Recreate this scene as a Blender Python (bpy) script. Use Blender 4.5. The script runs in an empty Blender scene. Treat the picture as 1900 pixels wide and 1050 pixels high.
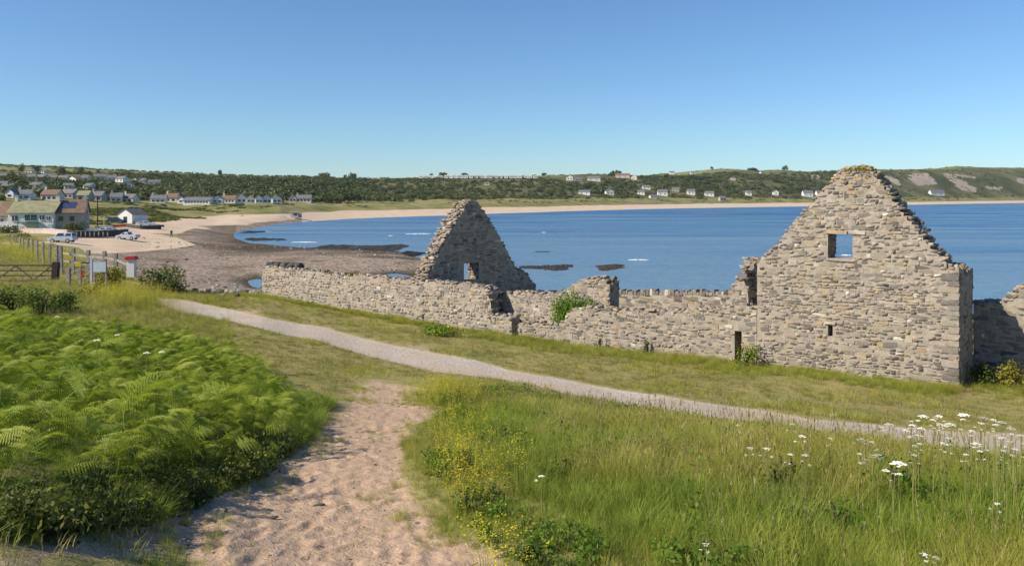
import bpy, math, random
import numpy as np
from mathutils import Vector, Matrix, Euler
random.seed(7); rng = np.random.default_rng(7)
R = math.radians
scn = bpy.context.scene
COL = scn.collection

# ---------------------------------------------------------------- camera, sky, sun
F = 1500.0; HOR = 368.0; H = 10.0           # focal length in photo pixels, horizon row, eye height over the sea
cam = bpy.data.cameras.new('camera'); camo = bpy.data.objects.new('camera', cam); COL.objects.link(camo)
cam.sensor_width = 36; cam.lens = 36*F/1900; cam.shift_y = -(525-HOR)/1900
cam.clip_start = .1; cam.clip_end = 40000
camo.location = (0, 0, H); camo.rotation_euler = (R(90), 0, 0)
scn.camera = camo

SUN_EL = R(38); SUN_AZ = (-1.0, -0.38)      # where the sun stands, seen from above
sn = math.hypot(*SUN_AZ)
sdir = Vector((SUN_AZ[0]/sn*math.cos(SUN_EL), SUN_AZ[1]/sn*math.cos(SUN_EL), math.sin(SUN_EL)))
w = bpy.data.worlds.new('World'); scn.world = w; w.use_nodes = True
nt = w.node_tree; nt.nodes.clear()
sky = nt.nodes.new('ShaderNodeTexSky'); sky.sky_type = 'NISHITA'; sky.sun_disc = False
sky.sun_elevation = SUN_EL; sky.sun_rotation = math.atan2(sdir.x, sdir.y)
sky.air_density = 1.0; sky.dust_density = 0.0; sky.ozone_density = 2.5; sky.altitude = 0
bg = nt.nodes.new('ShaderNodeBackground'); bg.inputs['Strength'].default_value = 0.078
out = nt.nodes.new('ShaderNodeOutputWorld')
tint = nt.nodes.new('ShaderNodeMix'); tint.data_type = 'RGBA'; tint.blend_type = 'MULTIPLY'; tint.inputs[0].default_value = 1; tint.inputs[7].default_value = (.68, .92, 1.15, 1)
nt.links.new(sky.outputs[0], tint.inputs[6]); nt.links.new(tint.outputs[2], bg.inputs[0]); nt.links.new(bg.outputs[0], out.inputs[0])
sl = bpy.data.lights.new('sun', 'SUN'); sl.energy = 4.9; sl.angle = R(0.5); sl.color = (1, .885, .71)
so = bpy.data.objects.new('sun', sl); COL.objects.link(so)
so.rotation_euler = (-sdir).to_track_quat('-Z', 'Y').to_euler(); so.location = (-50, -10, 60)
scn.view_settings.view_transform = 'Standard'; scn.view_settings.look = 'None'
scn.view_settings.gamma = 1; scn.view_settings.exposure = 0.55; scn.view_settings.use_curve_mapping = False

# ---------------------------------------------------------------- noise and small maths
def hash2(ix, iy, seed):
    n = (ix.astype(np.int64)*374761393 + iy.astype(np.int64)*668265263 + seed*1442695041) & 0x7fffffff
    n = ((n ^ (n >> 13))*1274126177) & 0x7fffffff
    return ((n ^ (n >> 16)) & 0xffff)/65535.0
def vnoise(x, y, seed=0):
    x = np.asarray(x, float); y = np.asarray(y, float)
    ix = np.floor(x); iy = np.floor(y); fx = x-ix; fy = y-iy
    fx = fx*fx*(3-2*fx); fy = fy*fy*(3-2*fy)
    a = hash2(ix, iy, seed); b = hash2(ix+1, iy, seed); c = hash2(ix, iy+1, seed); d = hash2(ix+1, iy+1, seed)
    return (a*(1-fx)+b*fx)*(1-fy)+(c*(1-fx)+d*fx)*fy
def fbm(x, y, s, oct=4, seed=0):
    v = 0; a = .5; x = np.asarray(x)/s; y = np.asarray(y)/s
    for k in range(oct):
        v = v + a*(vnoise(x, y, seed+k*17)-.5); x = x*2.03+3.1; y = y*2.03+1.7; a *= .5
    return v
def sstep(a, b, v):
    t = np.clip((v-a)/(b-a), 0, 1); return t*t*(3-2*t)

# ---------------------------------------------------------------- the lie of the land: heights along bearings
NEAR = {
 -1200: [(0,8.2),(5,8.0),(11,7.4),(24,6.4),(50,5.2),(110,4.2),(150,3.8),(180,3.8),(230,5)],
 0:   [(0,7.9),(5,7.7),(11,7.0),(24,5.8),(36,5.0),(50,4.8),(80,4.0),(110,3.2),(150,2.8),(180,3.0),(230,4.2)],
 100: [(0,7.8),(5,7.6),(11,6.85),(24,5.6),(36,5.0),(50,4.9),(60,4.7),(80,3.6),(100,3.0),(132,2.95),(150,2.8),(180,3.1),(230,4.0)],
 200: [(0,7.7),(5,7.5),(11,6.7),(24,5.4),(40,4.8),(54,4.9),(65,4.2),(80,2.4),(100,1.9),(130,2.0),(157,2.6),(180,2.7),(230,3.4)],
 280: [(0,7.6),(5,7.4),(11,6.6),(24,5.2),(42,4.65),(54,4.5),(66,2.4),(80,1.3),(100,1.2),(130,1.3),(150,1.6),(180,1.9),(230,2.8)],
 350: [(0,7.5),(5,7.3),(11,6.5),(24,5.1),(42,4.5),(50,4.3),(62,2.2),(80,.9),(110,.7),(130,.8),(150,1.2),(180,1.2),(230,1.6)],
 420: [(0,7.5),(5,7.3),(11,6.5),(24,5.05),(42,4.45),(50,4.2),(62,2.2),(82,.7),(97,.12),(106,.5),(125,.7),(150,.6),(180,.4),(205,.12),(230,.1)],
 480: [(0,7.5),(5,7.25),(11,6.4),(24,5.0),(40,4.5),(49,4.3),(60,2.5),(82,.6),(91,-.1),(100,-.1),(106,.45),(125,.7),(150,.55),(172,.2),(180,-.1),(195,-.4),(230,-.6)],
 560: [(0,7.5),(5,7.2),(11,6.35),(24,4.9),(36,4.4),(45,4.25),(58,3.0),(85,1.3),(110,.8),(125,.8),(150,.6),(160,.2),(167,-.1),(180,-.7),(230,-1.5)],
 680: [(0,7.5),(5,7.15),(11,6.35),(22,4.85),(32,4.35),(42,4.1),(56,3.0),(85,1.3),(101,.25),(105,.05),(110,.5),(125,.75),(150,.45),(158,.0),(165,-.5),(230,-2)],
 730: [(0,7.5),(5,7.15),(11,6.35),(22,4.8),(31,4.35),(41,4.05),(54,3.0),(85,1.0),(99,-.1),(107,-.1),(113,.5),(125,.7),(145,.4),(152,.0),(160,-.5),(230,-2)],
 790: [(0,7.5),(5,7.15),(11,6.4),(22,4.8),(30,4.4),(39,4.05),(52,3.0),(80,.8),(98,-.05),(106,.1),(112,.4),(124,.5),(134,.0),(145,-.5),(230,-2)],
 860: [(0,7.5),(5,7.15),(11,6.45),(22,4.8),(29,4.4),(37,4.0),(50,3.2),(74,1.0),(90,-.1),(110,-.6),(230,-2)],
 950: [(0,7.5),(5,7.2),(11,6.5),(22,4.85),(28,4.35),(35,3.97),(48,3.7),(62,2),(78,0),(95,-1),(230,-3)],
 1200:[(0,7.5),(5,7.3),(11,6.55),(19,5.15),(25,4.5),(31,4.1),(44,3.8),(58,2),(75,0),(95,-1),(230,-3)],
 1400:[(0,7.5),(5,7.35),(11,6.5),(16,5.35),(19,5.0),(23,4.55),(28,4.22),(40,3.9),(55,2),(72,0),(90,-1),(230,-3)],
 1800:[(0,7.5),(5,7.35),(9,6.7),(12,5.95),(16,5.25),(19,4.8),(24,4.34),(33,4.0),(50,2),(70,0),(88,-1),(230,-3)],
 2300:[(0,7.6),(5,7.4),(9,6.7),(13,5.6),(17,4.9),(21,4.5),(30,4.1),(45,2.2),(66,0),(85,-1),(230,-3)],
 3600:[(0,7.6),(5,7.4),(9,6.9),(13,5.9),(17,5.2),(22,4.4),(30,4.0),(45,2),(66,0),(85,-1),(230,-3)],
}
# rings of the far side of the bay: bearing -> (distance, height) for bay floor, waterline, back of beach, dune crest, wood foot, brow, ridge
FAR = {
 -1200:[(232,5),(240,5.2),(270,6),(290,8),(310,11),(560,32),(900,56)],
 0:    [(232,4.3),(240,4.6),(262,6.0),(272,7.2),(285,8.2),(520,22),(800,42)],
 150:  [(232,3.7),(240,3.9),(262,4.6),(300,6.9),(345,7.7),(600,22),(830,40)],
 250:  [(232,3.2),(240,3.3),(270,3.8),(335,6.9),(410,7.6),(650,22.5),(860,38)],
 330:  [(232,2.0),(250,2.2),(300,3.0),(372,6.2),(430,7.4),(700,24),(900,38)],
 400:  [(232,.7),(262,.9),(328,2.9),(385,6.6),(445,7.6),(740,25.5),(950,37.5)],
 440:  [(232,-.1),(243,.03),(328,2.8),(388,6.8),(450,7.8),(750,26),(970,37)],
 520:  [(280,-1),(319,0),(345,2.7),(405,7.0),(458,8.0),(780,26.5),(1000,37)],
 650:  [(340,-1.5),(395,0),(450,2.7),(520,6.2),(570,7.2),(850,28),(1100,39)],
 825:  [(400,-2),(469,0),(545,2.7),(620,7.4),(690,8.4),(1000,32.5),(1300,43)],
 1000: [(480,-2),(577,0),(660,2.7),(740,8.0),(820,9.0),(1120,36),(1450,48)],
 1200: [(620,-2),(750,0),(875,3.0),(950,8.2),(1050,9.2),(1300,42),(1650,57)],
 1350: [(720,-2),(870,0),(1010,3.0),(1080,8.0),(1180,9.2),(1480,52),(1830,73)],
 1500: [(850,-2),(1000,0),(1167,3.0),(1230,7.6),(1330,9.2),(1650,58),(2050,78)],
 1700: [(1050,-2),(1250,0),(1400,3.2),(1480,7.5),(1580,9.4),(1900,72),(2300,92)],
 1900: [(1450,-2),(1667,0),(1800,4.5),(1850,6.8),(1920,9.0),(2200,84),(2600,106)],
 2500: [(2100,-3),(2400,0),(2500,6),(2550,12),(2600,20),(2750,95),(3100,125)],
 3600: [(2600,-3),(2900,0),(2950,8),(3000,14),(3050,24),(3200,90),(3500,120)],
}
NPX = np.array(sorted(NEAR)); FPX = np.array(sorted(FAR))
LD = np.linspace(0, math.log(231), 420)
NTAB = np.array([np.interp(LD, [math.log(max(d, .0)+1) for d, z in NEAR[p]], [z for d, z in NEAR[p]]) for p in NPX])
kern = np.exp(-np.linspace(-2, 2, 9)**2); kern /= kern.sum()
NTAB = np.array([np.convolve(np.pad(r, 4, 'edge'), kern, 'valid') for r in NTAB])
FD = np.array([[q[0] for q in FAR[p]] for p in FPX]); FZ = np.array([[q[1] for q in FAR[p]] for p in FPX])
def rings(px):
    px = np.clip(px, -1200, 3600)
    D = np.stack([np.interp(px, FPX, FD[:, k]) for k in range(7)], -1)
    Z = np.stack([np.interp(px, FPX, FZ[:, k]) for k in range(7)], -1)
    D = np.concatenate([D, D[..., 6:7]*1.4, np.full_like(D[..., 6:7], 14000)], -1)
    Z = np.concatenate([Z, Z[..., 6:7]*.75, np.full_like(Z[..., 6:7], 12)], -1)
    return D, Z
def height(x, y):
    x = np.atleast_1d(np.asarray(x, float)); y = np.atleast_1d(np.asarray(y, float))
    d = np.maximum(y, .8); px = np.clip(950+F*x/np.maximum(d, 4), -1200, 3600)
    i = np.clip(np.searchsorted(NPX, px)-1, 0, len(NPX)-2); t = (px-NPX[i])/(NPX[i+1]-NPX[i]); t = t*t*(3-2*t)*.5+t*.5
    l = np.log(np.minimum(d, 229)+1)/LD[-1]*(len(LD)-1); j = np.clip(l.astype(int), 0, len(LD)-2); f = l-j
    zn = (NTAB[i, j]*(1-f)+NTAB[i, j+1]*f)*(1-t)+(NTAB[i+1, j]*(1-f)+NTAB[i+1, j+1]*f)*t
    D, Z = rings(px)
    zf = Z[..., 0].copy()
    for k in range(8):
        a = D[..., k]; b = D[..., k+1]; tt = np.clip((d-a)/(b-a), 0, 1)
        s = tt if k in (0, 1) else (.5*tt+.5*tt*tt*(3-2*tt))
        zf = np.where(d >= a, Z[..., k]+(Z[..., k+1]-Z[..., k])*s, zf)
    fd0 = D[..., 0]
    m = np.clip((d-230)/np.maximum(fd0-230, 1), 0, 1)
    z = np.where(d <= 230, zn, np.where(d < fd0, zn*(1-m)+Z[..., 0]*m, zf))
    # unevenness
    z = z + .16*fbm(x, y, 3.0, 4, 3)*sstep(4, 9, d)*(d < 90) + np.where((d > 60) & (d < 230), .5*fbm(x, y, 11, 4, 5)*np.clip(np.abs(z)*.8+.15, 0, 1), 0)
    dune = np.clip((d-D[..., 2])/np.maximum(D[..., 3]-D[..., 2], 1), 0, 1)*(1-np.clip((d-D[..., 4])/80, 0, 1))
    z = z + dune*5.0*fbm(x, y, 38, 4, 9)*(d > 230)
    up = np.clip((d-D[..., 4])/120, 0, 1)
    z = z + up*(d/1000)*9*fbm(x, y, 160, 4, 11)
    return z
def h1(x, y): return float(height(x, y)[0])
def W(px, d): return ((px-950)/F*d, d)
def hit(px, py, up=0.0, d0=3.0, d1=4000):
    """first point of the ground (raised by up) that the eye meets along a bearing"""
    ds = np.exp(np.linspace(math.log(d0), math.log(d1), 2400)); x = (px-950)/F*ds
    z = height(x, ds)+up; ray = H-(py-HOR)/F*ds
    k = np.argmax(z >= ray) if (z >= ray).any() else len(ds)-1
    return float(x[k]), float(ds[k])
def rayz(py, d): return H-(py-HOR)/F*d
def inpoly(x, y, P):
    c = np.zeros(np.shape(x), bool); n = len(P)
    for i in range(n):
        x1, y1 = P[i]; x2, y2 = P[(i+1) % n]
        if y1 == y2: continue
        c ^= ((y1 > y) != (y2 > y)) & (x < (x2-x1)*(y-y1)/(y2-y1)+x1)
    return c
def sdist(x, y, P):
    """signed distance, positive inside"""
    dm = np.full(np.shape(x), 1e9); n = len(P)
    for i in range(n):
        x1, y1 = P[i]; x2, y2 = P[(i+1) % n]; dx = x2-x1; dy = y2-y1; L = dx*dx+dy*dy+1e-9
        t = np.clip(((x-x1)*dx+(y-y1)*dy)/L, 0, 1)
        dm = np.minimum(dm, np.hypot(x-x1-t*dx, y-y1-t*dy))
    return np.where(inpoly(x, y, P), dm, -dm)
def wpoly(pts, up=0): return [hit(a, b, up) for a, b in pts]

# ---------------------------------------------------------------- objects and tags
def tag(o, label=None, cat=None, group=None, kind=None):
    if label: o['label'] = label
    if cat: o['category'] = cat
    if group: o['group'] = group
    if kind: o['kind'] = kind
    return o
def mesh(name, v, f, mats=(), mi=None, smooth=False):
    me = bpy.data.meshes.new(name)
    v = np.asarray(v, np.float32).reshape(-1, 3)
    if isinstance(f, np.ndarray) and f.ndim == 2:
        k = f.shape[1]; me.vertices.add(len(v)); me.vertices.foreach_set('co', v.ravel())
        me.loops.add(f.size); me.loops.foreach_set('vertex_index', f.ravel().astype(np.int32))
        me.polygons.add(len(f)); me.polygons.foreach_set('loop_start', np.arange(0, f.size, k, dtype=np.int32))
        me.update(calc_edges=True)
    else:
        me.from_pydata([tuple(map(float, p)) for p in v], [], [tuple(map(int, q)) for q in f]); me.update()
    for m in mats: me.materials.append(m)
    if mi is not None: me.polygons.foreach_set('material_index', np.asarray(mi, np.int32))
    if smooth: me.polygons.foreach_set('use_smooth', np.ones(len(me.polygons), bool))
    return me
def link(name, me, parent=None, loc=None, rot=None, scale=None):
    o = bpy.data.objects.new(name, me); COL.objects.link(o)
    if parent is not None: o.parent = parent
    if loc is not None: o.location = loc
    if rot is not None: o.rotation_euler = rot
    if scale is not None: o.scale = scale
    return o
def empty(name, loc, rz=0, label=None, cat=None, group=None):
    o = link(name, None, None, loc, (0, 0, rz)); o.empty_display_size = .3
    return tag(o, label, cat, group)
class MB:
    def __init__(s): s.v = []; s.f = []; s.m = []
    def add(s, v, f, mi=0):
        b = len(s.v); s.v += [tuple(p) for p in v]; s.f += [tuple(i+b for i in q) for q in f]; s.m += [mi]*len(f)
    def box(s, c, d, rz=0, mi=0, rx=0, ry=0):
        M = Matrix.Translation(c) @ Euler((rx, ry, rz)).to_matrix().to_4x4()
        a, b, h = d[0]/2, d[1]/2, d[2]/2
        p = [M @ Vector(q) for q in [(-a,-b,-h),(a,-b,-h),(a,b,-h),(-a,b,-h),(-a,-b,h),(a,-b,h),(a,b,h),(-a,b,h)]]
        s.add(p, [(0,3,2,1),(4,5,6,7),(0,1,5,4),(1,2,6,5),(2,3,7,6),(3,0,4,7)], mi)
    def tube(s, pts, rad, n=6, mi=0):
        rr = rad if hasattr(rad, '__len__') else [rad]*len(pts); rows = []
        b = len(s.v)
        for i, p in enumerate(pts):
            p = Vector(p); t = (Vector(pts[min(i+1, len(pts)-1)])-Vector(pts[max(i-1, 0)])).normalized()
            u = t.cross(Vector((0, 0, 1)) if abs(t.z) < .9 else Vector((1, 0, 0))).normalized(); q = t.cross(u)
            for k in range(n):
                a = 2*math.pi*k/n; s.v.append(tuple(p+u*math.cos(a)*rr[i]+q*math.sin(a)*rr[i]))
        for i in range(len(pts)-1):
            for k in range(n):
                s.f.append((b+i*n+k, b+i*n+(k+1) % n, b+(i+1)*n+(k+1) % n, b+(i+1)*n+k)); s.m.append(mi)
        s.f.append(tuple(b+k for k in range(n))[::-1]); s.m.append(mi)
        s.f.append(tuple(b+(len(pts)-1)*n+k for k in range(n))); s.m.append(mi)
    def prism(s, prof, y0, y1, mi=0):
        n = len(prof); v = [(x, y0, z) for x, z in prof]+[(x, y1, z) for x, z in prof]
        s.add(v, [tuple(range(n)), tuple(range(2*n-1, n-1, -1))]+[(i, i+n, (i+1) % n+n, (i+1) % n) for i in range(n)], mi)
    def me(s, name, mats, smooth=False): return mesh(name, s.v, s.f, mats, s.m, smooth)
    def build(s, name, mats, parent=None, loc=None, rot=None, smooth=False):
        if not isinstance(mats, (list, tuple)): mats = [mats]
        return link(name, s.me(name, mats, smooth), parent, loc, rot)

# ---------------------------------------------------------------- materials
def newmat(name, rough=.9, spec=.2):
    m = bpy.data.materials.new(name); m.use_nodes = True; nt = m.node_tree; b = nt.nodes['Principled BSDF']
    b.inputs['Roughness'].default_value = rough; b.inputs['Specular IOR Level'].default_value = spec
    return m, nt, b
def N(nt, t, **k):
    n = nt.nodes.new(t)
    for a, v in k.items():
        if hasattr(n, a): setattr(n, a, v)
        else: n.inputs[a].default_value = v
    return n
def noise(nt, scale, detail=4, rough=.55, vec=None, dist=0):
    n = N(nt, 'ShaderNodeTexNoise'); n.inputs['Scale'].default_value = scale; n.inputs['Detail'].default_value = detail
    n.inputs['Roughness'].default_value = rough; n.inputs['Distortion'].default_value = dist
    if vec is not None: nt.links.new(vec, n.inputs['Vector'])
    return n.outputs['Fac']
def ramp(nt, fac, stops, interp='LINEAR'):
    r = N(nt, 'ShaderNodeValToRGB'); e = r.color_ramp.elements; r.color_ramp.interpolation = interp
    while len(e) < len(stops): e.new(.5)
    for q, (p, c) in zip(e, stops):
        q.position = p; q.color = (*c, 1) if len(c) == 3 else c
    nt.links.new(fac, r.inputs[0]); return r.outputs[0]
def mix(nt, fac, a, b, mode='MIX'):
    n = N(nt, 'ShaderNodeMix'); n.data_type = 'RGBA'; n.blend_type = mode
    for k, v in ((0, fac), (6, a), (7, b)):
        if hasattr(v, 'is_linked') or isinstance(v, bpy.types.NodeSocket): nt.links.new(v, n.inputs[k])
        else: n.inputs[k].default_value = v if k == 0 else ((*v, 1) if len(v) == 3 else v)
    return n.outputs[2]
def math_(nt, op, a, b=None, c=None):
    n = N(nt, 'ShaderNodeMath'); n.operation = op
    for k, v in enumerate((a, b, c)):
        if v is None: continue
        if isinstance(v, bpy.types.NodeSocket): nt.links.new(v, n.inputs[k])
        else: n.inputs[k].default_value = v
    return n.outputs[0]
def bump(nt, b, hgt, strength=.5, dist=.02):
    n = N(nt, 'ShaderNodeBump'); n.inputs['Strength'].default_value = strength; n.inputs['Distance'].default_value = dist
    nt.links.new(hgt, n.inputs['Height']); nt.links.new(n.outputs[0], b.inputs['Normal']); return n
def pos(nt): return N(nt, 'ShaderNodeNewGeometry').outputs['Position']
def setc(nt, b, c): nt.links.new(c, b.inputs['Base Color'])
def flat(name, c, rough=.7, spec=.3, var=.12, scale=3, metal=0):
    m, nt, b = newmat(name, rough, spec); n = noise(nt, scale, 5, .6, pos(nt))
    d = tuple(max(0, q*(1-var*2)) for q in c); l = tuple(min(1, q*(1+var)) for q in c)
    setc(nt, b, ramp(nt, n, [(.3, d), (.7, l)])); b.inputs['Metallic'].default_value = metal
    bump(nt, b, n, .15, .01); return m
def leafmat(name, dark, light, tip=None, trans=.35, big=.35, rough=.6, patch=None):
    m = bpy.data.materials.new(name); m.use_nodes = True; nt = m.node_tree; b = nt.nodes['Principled BSDF']
    b.inputs['Roughness'].default_value = rough; b.inputs['Specular IOR Level'].default_value = .25
    oi = N(nt, 'ShaderNodeObjectInfo'); P = pos(nt)
    f = math_(nt, 'ADD', math_(nt, 'MULTIPLY', oi.outputs['Random'], .55), math_(nt, 'MULTIPLY', noise(nt, big, 3, .5, P), .75))
    f = math_(nt, 'SUBTRACT', f, .15)
    c = ramp(nt, f, [(.12, dark), (.85, light)] if tip is None else [(.1, dark), (.6, light), (.95, tip)])
    if patch is not None:
        c = mix(nt, ramp(nt, noise(nt, big*.6, 4, .6, P), [(.5, (0, 0, 0)), (.66, (1, 1, 1))]), c, patch)
    setc(nt, b, c)
    tr = N(nt, 'ShaderNodeBsdfTranslucent'); nt.links.new(c, tr.inputs[0])
    ms = N(nt, 'ShaderNodeMixShader'); ms.inputs[0].default_value = trans
    o = nt.nodes['Material Output']; nt.links.new(b.outputs[0], ms.inputs[1]); nt.links.new(tr.outputs[0], ms.inputs[2]); nt.links.new(ms.outputs[0], o.inputs[0])
    return m

def terrain_mat():
    m, nt, b = newmat('ground_cover', .95, .1); P = pos(nt)
    A = N(nt, 'ShaderNodeAttribute'); A.attribute_name = 'zone_a'; B = N(nt, 'ShaderNodeAttribute'); B.attribute_name = 'zone_b'
    sa = N(nt, 'ShaderNodeSeparateColor'); nt.links.new(A.outputs['Color'], sa.inputs[0])
    sb = N(nt, 'ShaderNodeSeparateColor'); nt.links.new(B.outputs['Color'], sb.inputs[0])
    n1 = noise(nt, .45, 5, .6, P); n2 = noise(nt, 6, 5, .7, P); n3 = noise(nt, 45, 4, .7, P); nf = noise(nt, .012, 5, .6, P); nm = noise(nt, .07, 6, .65, P)
    jit = math_(nt, 'ADD', math_(nt, 'MULTIPLY', math_(nt, 'SUBTRACT', n2, .5), .9), math_(nt, 'MULTIPLY', math_(nt, 'SUBTRACT', n3, .5), .7))
    def msk(s, w=.18, j=1.0):
        v = math_(nt, 'ADD', s, math_(nt, 'MULTIPLY', jit, j))
        r = N(nt, 'ShaderNodeMapRange'); r.inputs[1].default_value = .5-w; r.inputs[2].default_value = .5+w
        nt.links.new(v, r.inputs[0]); return r.outputs[0]
    grass = mix(nt, ramp(nt, n1, [(.35, (0, 0, 0)), (.65, (1, 1, 1))]), (.17, .18, .045), (.33, .27, .11))
    grass = mix(nt, ramp(nt, n2, [(.4, (0, 0, 0)), (.75, (1, 1, 1))]), grass, (.10, .12, .028))
    grass = mix(nt, ramp(nt, n3, [(.45, (0, 0, 0)), (.8, (1, 1, 1))]), grass, (.42, .34, .19))
    # dunes
    dune = ramp(nt, nm, [(.32, (.075, .095, .03)), (.47, (.17, .17, .06)), (.6, (.27, .235, .11)), (.72, (.12, .13, .045))])
    c = mix(nt, sb.outputs[0], grass, dune)
    # woods floor and hill grass
    hill = ramp(nt, nf, [(.35, (.055, .065, .025)), (.5, (.10, .105, .042)), (.62, (.16, .145, .07)), (.75, (.075, .085, .035))])
    c = mix(nt, sb.outputs[1], c, hill)
    vf = N(nt, 'ShaderNodeTexVoronoi'); vf.inputs['Scale'].default_value = .0065; nt.links.new(P, vf.inputs['Vector'])
    sc = N(nt, 'ShaderNodeSeparateColor'); nt.links.new(vf.outputs['Color'], sc.inputs[0])
    field = ramp(nt, sc.outputs[0], [(0, (.12, .14, .045)), (.4, (.19, .21, .07)), (.7, (.24, .24, .10)), (1, (.10, .12, .04))])
    c = mix(nt, sb.outputs[2], c, field)
    # beach sand
    bs = ramp(nt, noise(nt, .15, 5, .6, P), [(.3, (.47, .365, .265)), (.7, (.58, .465, .35))])
    c = mix(nt, msk(sa.outputs[2], .2, .35), c, bs)
    # pebbles
    vp = N(nt, 'ShaderNodeTexVoronoi'); vp.inputs['Scale'].default_value = 3.2; nt.links.new(P, vp.inputs['Vector'])
    pc = N(nt, 'ShaderNodeSeparateColor'); nt.links.new(vp.outputs['Color'], pc.inputs[0])
    peb = ramp(nt, pc.outputs[0], [(0, (.12, .09, .065)), (.35, (.22, .17, .13)), (.7, (.29, .23, .18)), (1, (.42, .36, .31))])
    weed = ramp(nt, noise(nt, .11, 6, .7, P), [(.5, (0, 0, 0)), (.62, (1, 1, 1))])
    peb = mix(nt, math_(nt, 'MULTIPLY', weed, .55), peb, (.075, .06, .022))
    wr = N(nt, 'ShaderNodeAttribute'); wr.attribute_name = 'weed'
    peb = mix(nt, math_(nt, 'MULTIPLY', wr.outputs['Fac'], math_(nt, 'ADD', .35, noise(nt, 1.3, 4, .7, P))), peb, (.035, .028, .014))
    pz = N(nt, 'ShaderNodeAttribute'); pz.attribute_name = 'pebble'
    c = mix(nt, msk(pz.outputs['Fac'], .2, .35), c, peb)
    # scree
    sz = N(nt, 'ShaderNodeAttribute'); sz.attribute_name = 'scree'
    sv = math_(nt, 'ADD', sz.outputs['Fac'], math_(nt, 'MULTIPLY', math_(nt, 'SUBTRACT', noise(nt, .06, 6, .7, P), .5), 1.7))
    c = mix(nt, ramp(nt, sv, [(.45, (0, 0, 0)), (.7, (1, 1, 1))]), c, ramp(nt, nm, [(.3, (.26, .21, .165)), (.7, (.44, .375, .31))]))
    # gravel path
    vg = N(nt, 'ShaderNodeTexVoronoi'); vg.inputs['Scale'].default_value = 22; nt.links.new(P, vg.inputs['Vector'])
    gc = N(nt, 'ShaderNodeSeparateColor'); nt.links.new(vg.outputs['Color'], gc.inputs[0])
    gr = ramp(nt, gc.outputs[0], [(0, (.29, .25, .21)), (.5, (.42, .37, .32)), (1, (.54, .49, .44))])
    gr = mix(nt, ramp(nt, n1, [(.4, (0, 0, 0)), (.7, (1, 1, 1))]), gr, (.42, .33, .25))
    c = mix(nt, msk(sa.outputs[0]), c, gr)
    # trodden sand
    sd = ramp(nt, n2, [(.25, (.36, .25, .17)), (.6, (.45, .33, .232))])
    sd = mix(nt, ramp(nt, n3, [(.62, (0, 0, 0)), (.75, (1, 1, 1))]), sd, (.3, .21, .13))
    c = mix(nt, msk(sa.outputs[1]), c, sd)
    setc(nt, b, c)
    hh = math_(nt, 'ADD', math_(nt, 'MULTIPLY', n2, 1.2), math_(nt, 'MULTIPLY', n3, .35))
    hh = math_(nt, 'ADD', hh, math_(nt, 'MULTIPLY', noise(nt, 14, 3, .5, P, .8), .9))
    bump(nt, b, hh, .55, .05)
    return m
M = {}
M['terrain'] = terrain_mat()

def stone_mat(name, src):
    m, nt, b = newmat(name, .92, .15); P = pos(nt)
    if src == 'object': c = N(nt, 'ShaderNodeObjectInfo').outputs['Color']
    else:
        a = N(nt, 'ShaderNodeAttribute'); a.attribute_name = 'tone'; c = a.outputs['Color']
    n = noise(nt, 9, 6, .7, P); n2 = noise(nt, 30, 4, .7, P)
    c = mix(nt, 1.0, c, ramp(nt, n, [(.25, (.66, .65, .65)), (.5, (.96, .95, .94)), (.75, (1.2, 1.17, 1.12))]), 'MULTIPLY')
    c = mix(nt, ramp(nt, noise(nt, 5, 5, .75, P), [(.64, (0, 0, 0)), (.72, (1, 1, 1))]), c, (.50, .46, .39))
    c = mix(nt, ramp(nt, noise(nt, 3.1, 5, .75, P), [(.69, (0, 0, 0)), (.76, (1, 1, 1))]), c, (.33, .25, .13))
    c = mix(nt, ramp(nt, n2, [(.64, (0, 0, 0)), (.75, (1, 1, 1))]), c, (.13, .12, .1))
    setc(nt, b, c); bump(nt, b, math_(nt, 'ADD', n, math_(nt, 'MULTIPLY', n2, .5)), .8, .025); return m
M['stone'] = stone_mat('weathered_stone', 'object'); M['stone_m'] = stone_mat('weathered_stone_mass', 'attr')
def mortar_mat():
    m, nt, b = newmat('lime_mortar', .95, .1); P = pos(nt); n = noise(nt, 3, 6, .7, P); n2 = noise(nt, 24, 5, .7, P)
    c = ramp(nt, n, [(.3, (.26, .228, .188)), (.5, (.34, .297, .245)), (.7, (.42, .37, .31))])
    c = mix(nt, ramp(nt, n2, [(.58, (0, 0, 0)), (.72, (1, 1, 1))]), c, (.22, .19, .155))
    setc(nt, b, c); bump(nt, b, math_(nt, 'ADD', n, n2), .8, .03); return m
M['mortar'] = mortar_mat()
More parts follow.
